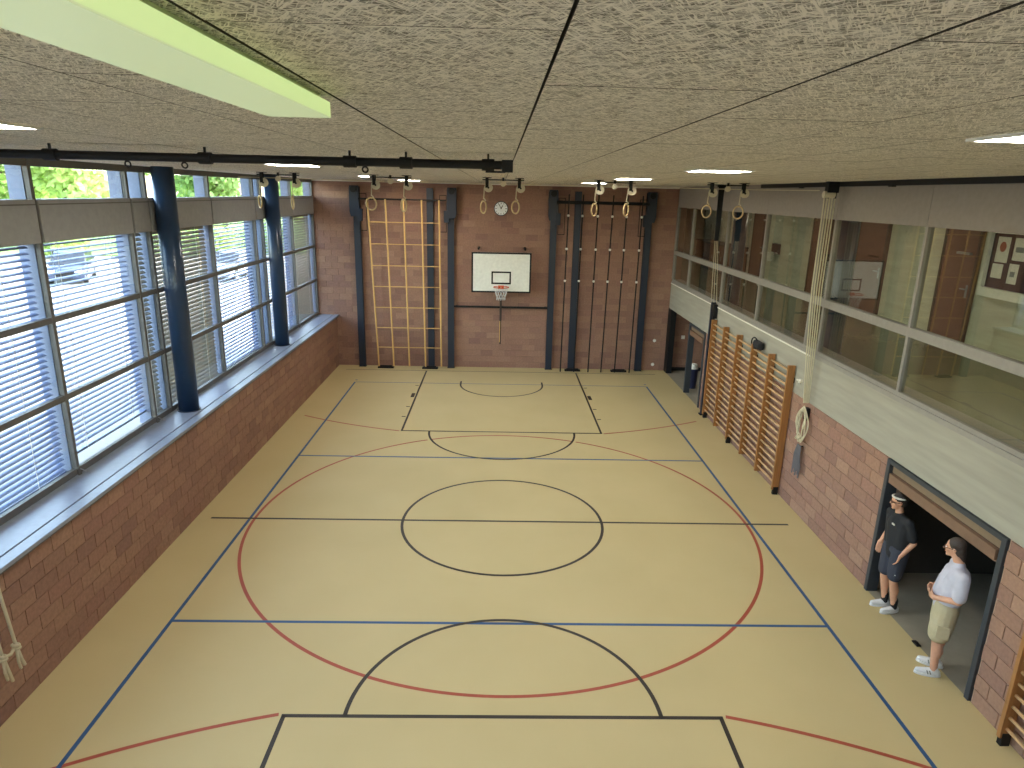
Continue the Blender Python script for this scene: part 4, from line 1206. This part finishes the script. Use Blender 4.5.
h = MB(); h.ell(P(0, -0.022, 0.050), 0.084, 0.096, 0.090, 20, 14, M3); h.ell(P(0, -0.050, 0.0), 0.079, 0.062, 0.075, 16, 10, M3)
hr = h.build('hair', 'hair_dark', p1, smooth=True)
h = MB(); h.tube([P(0.078 * cos(t), 0.088 * sin(t) - 0.008, 0.068 + 0.012 * sin(t)) for t in [2 * pi * i / 24 for i in range(24)]], 0.014, 8, closed=True)
h.build('headband', 'cap_white', p1, smooth=True)
g = MB()
for q in (-1, 1): g.ell(P(q * 0.034, 0.093, 0.004), 0.029, 0.006, 0.020, 14, 8, M3)
gg = g.build('sunglasses', 'lens_dark', p1, smooth=True)
f = MB(); f.cyl(P(-0.01, 0.097, 0.01), P(0.01, 0.097, 0.01), 0.004, n=6)
for q in (-1, 1): f.cyl(P(q * 0.062, 0.088, 0.008), P(q * 0.084, -0.02, 0.008), 0.005, n=6)
f.build('glasses_frame', 'steel_black', gg)
MB().ell(P(0, 0.090, -0.056), 0.022, 0.004, 0.006, 10, 6, M3).build('lips', 'lip', p1, smooth=True)

# the one in a white t-shirt, hand on the belly
p2 = empty('person', 'person in white t-shirt and khaki shorts standing at the gate threshold', 'person', None, (5.32, 7.18, 0.0), R(62))
J = dict(al=(-0.11, -0.06, 0.10), ar=(0.11, -0.10, 0.10), kl=(-0.11, -0.03, 0.51), kr=(0.11, -0.07, 0.51), hl=(-0.09, -0.06, 0.92), hr=(0.10, -0.07, 0.92),
         pv=(0.0, -0.07, 0.97), wa=(0.01, -0.05, 1.10), ch=(0.02, -0.10, 1.33), nb=(0.03, -0.11, 1.49), hd=(0.06, -0.03, 1.675),
         sl=(-0.19, -0.14, 1.42), sr=(0.21, -0.11, 1.42), el=(-0.25, -0.13, 1.14), er=(0.26, -0.13, 1.13), wl=(-0.13, 0.10, 1.07), wr=(0.20, 0.10, 1.05))
b = MB()
chain(b, [J['al'], J['kl'], J['hl']], [0.042, 0.058, 0.09]); chain(b, [J['ar'], J['kr'], J['hr']], [0.042, 0.058, 0.09])
for k in ('l', 'r'):
    A = Vector(J['a' + k]); K = Vector(J['k' + k]); c = A.lerp(K, 0.62) + Vector((0, -0.02, 0)); caps(b, A.lerp(K, 0.4), 0.048, c, 0.062); caps(b, c, 0.062, K, 0.057)
chain(b, [J['pv'], J['wa'], J['ch'], J['nb']], [0.13, 0.125, 0.135, 0.058])
chain(b, [J['sl'], J['el'], J['wl']], [0.05, 0.044, 0.031]); chain(b, [J['sr'], J['er'], J['wr']], [0.05, 0.044, 0.031])
caps(b, J['nb'], 0.058, (0.05, -0.05, 1.62), 0.052)
P, M3 = head(b, J['hd'], R(-14), R(-4))
hand(b, J['wl'], (0.85, 0.35, -0.05), (0.3, -0.85, 0.2), curl=0.6, thumb_side=-1)
hand(b, J['wr'], (-0.8, 0.35, 0.0), (-0.3, -0.85, 0.2), curl=0.6, thumb_side=1)
fused(b, 'body', 'skin_b', p2, 0.0065, 5)
s = MB()
chain(s, [(0, -0.06, 0.96), J['wa'], J['ch']], [0.142, 0.15, 0.155]); caps(s, (0, 0.0, 1.10), 0.115, (0, -0.05, 1.28), 0.13)
caps(s, (-0.07, -0.06, 0.97), 0.118, (-0.10, -0.105, 1.33), 0.13); caps(s, (0.08, -0.06, 0.97), 0.118, (0.13, -0.105, 1.33), 0.13)
caps(s, (-0.15, -0.115, 1.415), 0.072, (0.19, -0.105, 1.415), 0.072); caps(s, J['ch'], 0.135, (0.028, -0.105, 1.47), 0.075)
for k in ('l', 'r'):
    S0 = Vector(J['s' + k]); E0 = Vector(J['e' + k]); caps(s, S0, 0.076, S0.lerp(E0, 0.80), 0.078)
sh = fused(s, 't_shirt', 'cloth_white', p2, 0.011, 5)
s = MB()
for k in ('l', 'r'):
    H0 = Vector(J['h' + k]); K0 = Vector(J['k' + k]); caps(s, H0 + Vector((0, 0, 0.02)), 0.135, H0.lerp(K0, 0.55), 0.132); caps(s, H0.lerp(K0, 0.55), 0.132, H0.lerp(K0, 0.80), 0.122)
caps(s, (-0.06, -0.065, 0.985), 0.133, (0.07, -0.065, 0.985), 0.133)
so_ = fused(s, 'shorts', 'cloth_khaki', p2, 0.011, 4)
pk = MB()
M = Matrix.Translation((-0.232, -0.05, 0.68))
pk.box(-0.012, 0.02, -0.07, 0.07, -0.08, 0.08, M); pk.build('side_pocket', 'cloth_khaki', so_, bevel=0.008)
for k in ('l', 'r'):
    A = Vector(J['a' + k])
    shoe('shoe', 'shoe_white', 'shoe_white', A, ((-0.16 if k == 'l' else 0.12), 1.0), p2, 'shoe_grey')
h = MB(); h.ell(P(0, -0.026, 0.046), 0.087, 0.098, 0.094, 20, 14, M3); h.ell(P(0, -0.062, -0.02), 0.080, 0.062, 0.088, 16, 10, M3)
caps(h, P(0, -0.075, -0.06), 0.055, P(0, -0.085, -0.135), 0.040)
fused(h, 'hair', 'hair_brown', p2, 0.008, 3)
g = MB()
for q in (-1, 1): g.torus(P(q * 0.034, 0.096, 0.004), M3 @ Vector((0, 1, 0)), 0.024, 0.003, 16, 6)
g.cyl(P(-0.01, 0.097, 0.006), P(0.01, 0.097, 0.006), 0.003, n=6)
for q in (-1, 1): g.cyl(P(q * 0.060, 0.092, 0.008), P(q * 0.086, -0.02, 0.008), 0.0035, n=6)
g.build('glasses', 'steel_black', p2)
e = MB()
for q in (-1, 1): e.ell(P(q * 0.032, 0.082, 0.006), 0.013, 0.008, 0.009, 10, 8, M3)
e.build('eyes', 'eye_white', p2, smooth=True)
MB().ell(P(0, 0.090, -0.056), 0.022, 0.004, 0.006, 10, 6, M3).build('lips', 'lip', p2, smooth=True)

# ------------------------------------------------------------------ outside
GZ = 0.6
struct(MB().box(-160, -6.4, -80, 180, GZ - 0.3, GZ).build('ground_parking', 'asphalt'), 'bright paved parking area outside the windows')
struct(MB().box(-6.4, 60, -80, Y0 - 0.6, GZ - 0.3, GZ).build('ground_bounce', 'asphalt'), 'unseen paved slab added behind the near wall to bounce light')  # added out of view to bounce sunlight through the near window band
struct(MB().prism([(-160, 46), (-46, 46), (-26, 51), (-6.6, 58), (-6.6, 175), (-160, 175)], GZ, GZ + 0.06, lambda u, v, w: (u, v, w)).build('ground_lawn', 'lawn'), 'lawn beyond the parking area')

def tree(x, y, h, r, mat, label, n=3200, seed=0, bush=False):
    rnd = random.Random(seed)
    t = empty('leafy_bush' if bush else 'leafy_tree', label, 'bush' if bush else 'tree', 'bushes outside' if bush else 'trees outside', (x, y, GZ))
    tk = MB()
    if bush:
        for k in range(5): tk.tube([(0, 0, 0), (0.3 * cos(k * 1.3), 0.3 * sin(k * 1.3), h * 0.5)], [0.05, 0.02], 6)
        tk.build('stems', 'bark', t)
    else:
        tk.tube([(0, 0, 0), (0.1, 0, h * 0.3), (0, 0.1, h * 0.65)], [0.035 * h * 0.6, 0.028 * h * 0.6, 0.05], 10)
        for k in range(6):
            a = k * 1.05; tk.tube([(0.05, 0.05, h * 0.3 + 0.04 * h * k), (r * 0.5 * cos(a), r * 0.5 * sin(a), h * 0.5 + 0.05 * h * k)], [0.09, 0.03], 6)
        tk.build('trunk', 'bark', t)
    blobs = []
    for k in range(9):
        a = rnd.uniform(0, 2 * pi); q = rnd.uniform(0, 0.6) * r
        blobs.append((q * cos(a), q * sin(a), (rnd.uniform(0.30, 0.85) if not bush else rnd.uniform(0.25, 0.7)) * h, r * rnd.uniform(0.35, 0.6)))
    lf = MB()
    for i in range(n):
        bx, by, bz, br = blobs[i % len(blobs)]
        d = Vector((rnd.gauss(0, 1), rnd.gauss(0, 1), rnd.gauss(0, 1))).normalized() * br * rnd.uniform(0.7, 1.05)
        c = Vector((bx, by, max(0.15, bz + d.z * 0.9))) + Vector((d.x, d.y, 0))
        u = Vector((rnd.gauss(0, 1), rnd.gauss(0, 1), rnd.gauss(0, 1))).normalized(); v = u.orthogonal().normalized()
        s = rnd.uniform(0.2, 0.42) * (0.6 if bush else 1.0)
        lf.quad(c - u * s, c + v * s * 0.6, c + u * s, c - v * s * 0.6)
    me = bpy.data.meshes.new('foliage'); me.from_pydata(lf.v, [], lf.f); me.materials.append(MATS[mat])
    o = bpy.data.objects.new('foliage', me); COL.objects.link(o); o.parent = t; o['kind'] = 'stuff'
    return t
TREES = [(-52, 52, 10, 5.0, 'leaf_b', 'pale green tree seen in the clerestory at the far left'), (-43, 54, 11, 5.2, 'leaf_a', 'green tree behind the parked dark car'),
         (-36, 58, 12, 5.4, 'leaf_b', 'tall pale tree seen above the dark car'), (-31, 64, 12, 5.2, 'leaf_a', 'broad green tree left of the nearer blue column'),
         (-26, 62, 11, 4.8, 'leaf_c', 'darker tree right of the nearer blue column'), (-22, 68, 12, 5.0, 'leaf_a', 'green tree seen midway between the two columns'),
         (-17, 66, 12, 4.8, 'leaf_b', 'pale tree seen left of the farther blue column'), (-13, 72, 12, 4.8, 'leaf_a', 'green tree seen past the farther blue column'),
         (-62, 60, 13, 6.0, 'leaf_c', 'large dark tree far to the left'), (-48, 70, 14, 6.2, 'leaf_c', 'large dark tree in the second row'), (-34, 86, 15, 6.6, 'leaf_c', 'large dark tree farthest back'), (-20, 82, 14, 6.2, 'leaf_c', 'large dark tree behind the end columns')]
for i, a in enumerate(TREES): tree(a[0], a[1] + (0, 9)[i % 2], a[2], a[3] * 0.95, a[4], a[5], seed=i)
BUSH = [(-36, 47, 2.4, 2.2, 'leaf_c', 'dense bush behind the blue parked car'), (-31, 48, 2.6, 2.4, 'leaf_a', 'dense bush behind the dark parked car'), (-26.5, 50.5, 2.5, 2.3, 'leaf_c', 'dense bush right of the dark parked car'),
        (-22, 53, 2.4, 2.2, 'leaf_a', 'dense bush seen between the columns'), (-17.5, 55, 2.4, 2.2, 'leaf_c', 'dense bush near the farther column')]
for i, a in enumerate(BUSH): tree(*a, n=1300, seed=50 + i, bush=True)

def car(label, mat, x, y, rz):
    c = empty('parked_car', label, 'car', 'parked cars', (x, y, GZ), rz)   # front towards local +X
    W = 0.88
    prof = [(-2.1, 0.28), (-2.15, 0.75), (-2.05, 0.98), (-0.9, 1.02), (0.9, 0.96), (1.9, 0.82), (2.12, 0.66), (2.12, 0.30), (1.75, 0.24), (-1.8, 0.24)]
    o = MB().prism(prof, -W, W, lambda u, v, w: (u, w, v)).build('body', mat, c, bevel=0.07)
    cab = [(-1.95, 0.98), (-1.55, 1.46), (-0.2, 1.52), (0.35, 1.46), (1.15, 0.94)]
    mb = MB(); s = len(mb.v)
    for sy in (-1, 1):
        for (u, v) in cab: mb.v.append((u, sy * (W - 0.03 - 0.16 * (v - 0.94) / 0.58), v))
    n = len(cab)
    mb.f.append(tuple(range(n - 1, -1, -1))); mb.f.append(tuple(range(n, 2 * n)))
    for k in range(n): mb.f.append((k, (k + 1) % n, n + (k + 1) % n, n + k))
    g = mb.build('windows', 'car_glass', c, bevel=0.03)
    MB().prism([(-1.58, 1.45), (-0.2, 1.515), (0.36, 1.455), (0.33, 1.50), (-0.2, 1.56), (-1.6, 1.50)], -0.70, 0.70, lambda u, v, w: (u, w, v)).build('roof', mat, g)
    for sx in (-1.32, 1.32):
        for sy in (-1, 1):
            w = MB().cyl((sx, sy * (W - 0.18), 0.32), (sx, sy * (W + 0.02), 0.32), 0.32, n=24).build('wheel', 'tyre', c)
            MB().cyl((sx, sy * (W + 0.005), 0.32), (sx, sy * (W + 0.03), 0.32), 0.2, n=20).build('rim', 'alloy', w)
    for sy in (-1, 1):
        MB().box(1.98, 2.135, sy * 0.62 - 0.17, sy * 0.62 + 0.17, 0.60, 0.74).build('headlight', 'car_light', c, bevel=0.02)
        MB().box(0.72, 0.92, sy * 0.98 - 0.09, sy * 0.98 + 0.09, 0.94, 1.08).build('mirror', mat, c, bevel=0.03)
        MB().box(0.76, 0.88, sy * 0.88 - 0.04, sy * 0.88 + 0.04, 0.92, 0.98).build('mirror_stalk', mat, c)
    MB().box(2.08, 2.14, -0.40, 0.40, 0.44, 0.66).build('grille', 'steel_black', c)
    return c
car('dark navy parked car facing the hall windows', 'car_navy', -23.2, 37.2, R(-68))
car('bright blue parked car behind the left window mullion', 'car_blue', -31.5, 40.5, R(-60))
car('pale silver parked car seen between the two columns', 'car_silver', -15.5, 39.5, R(-95))
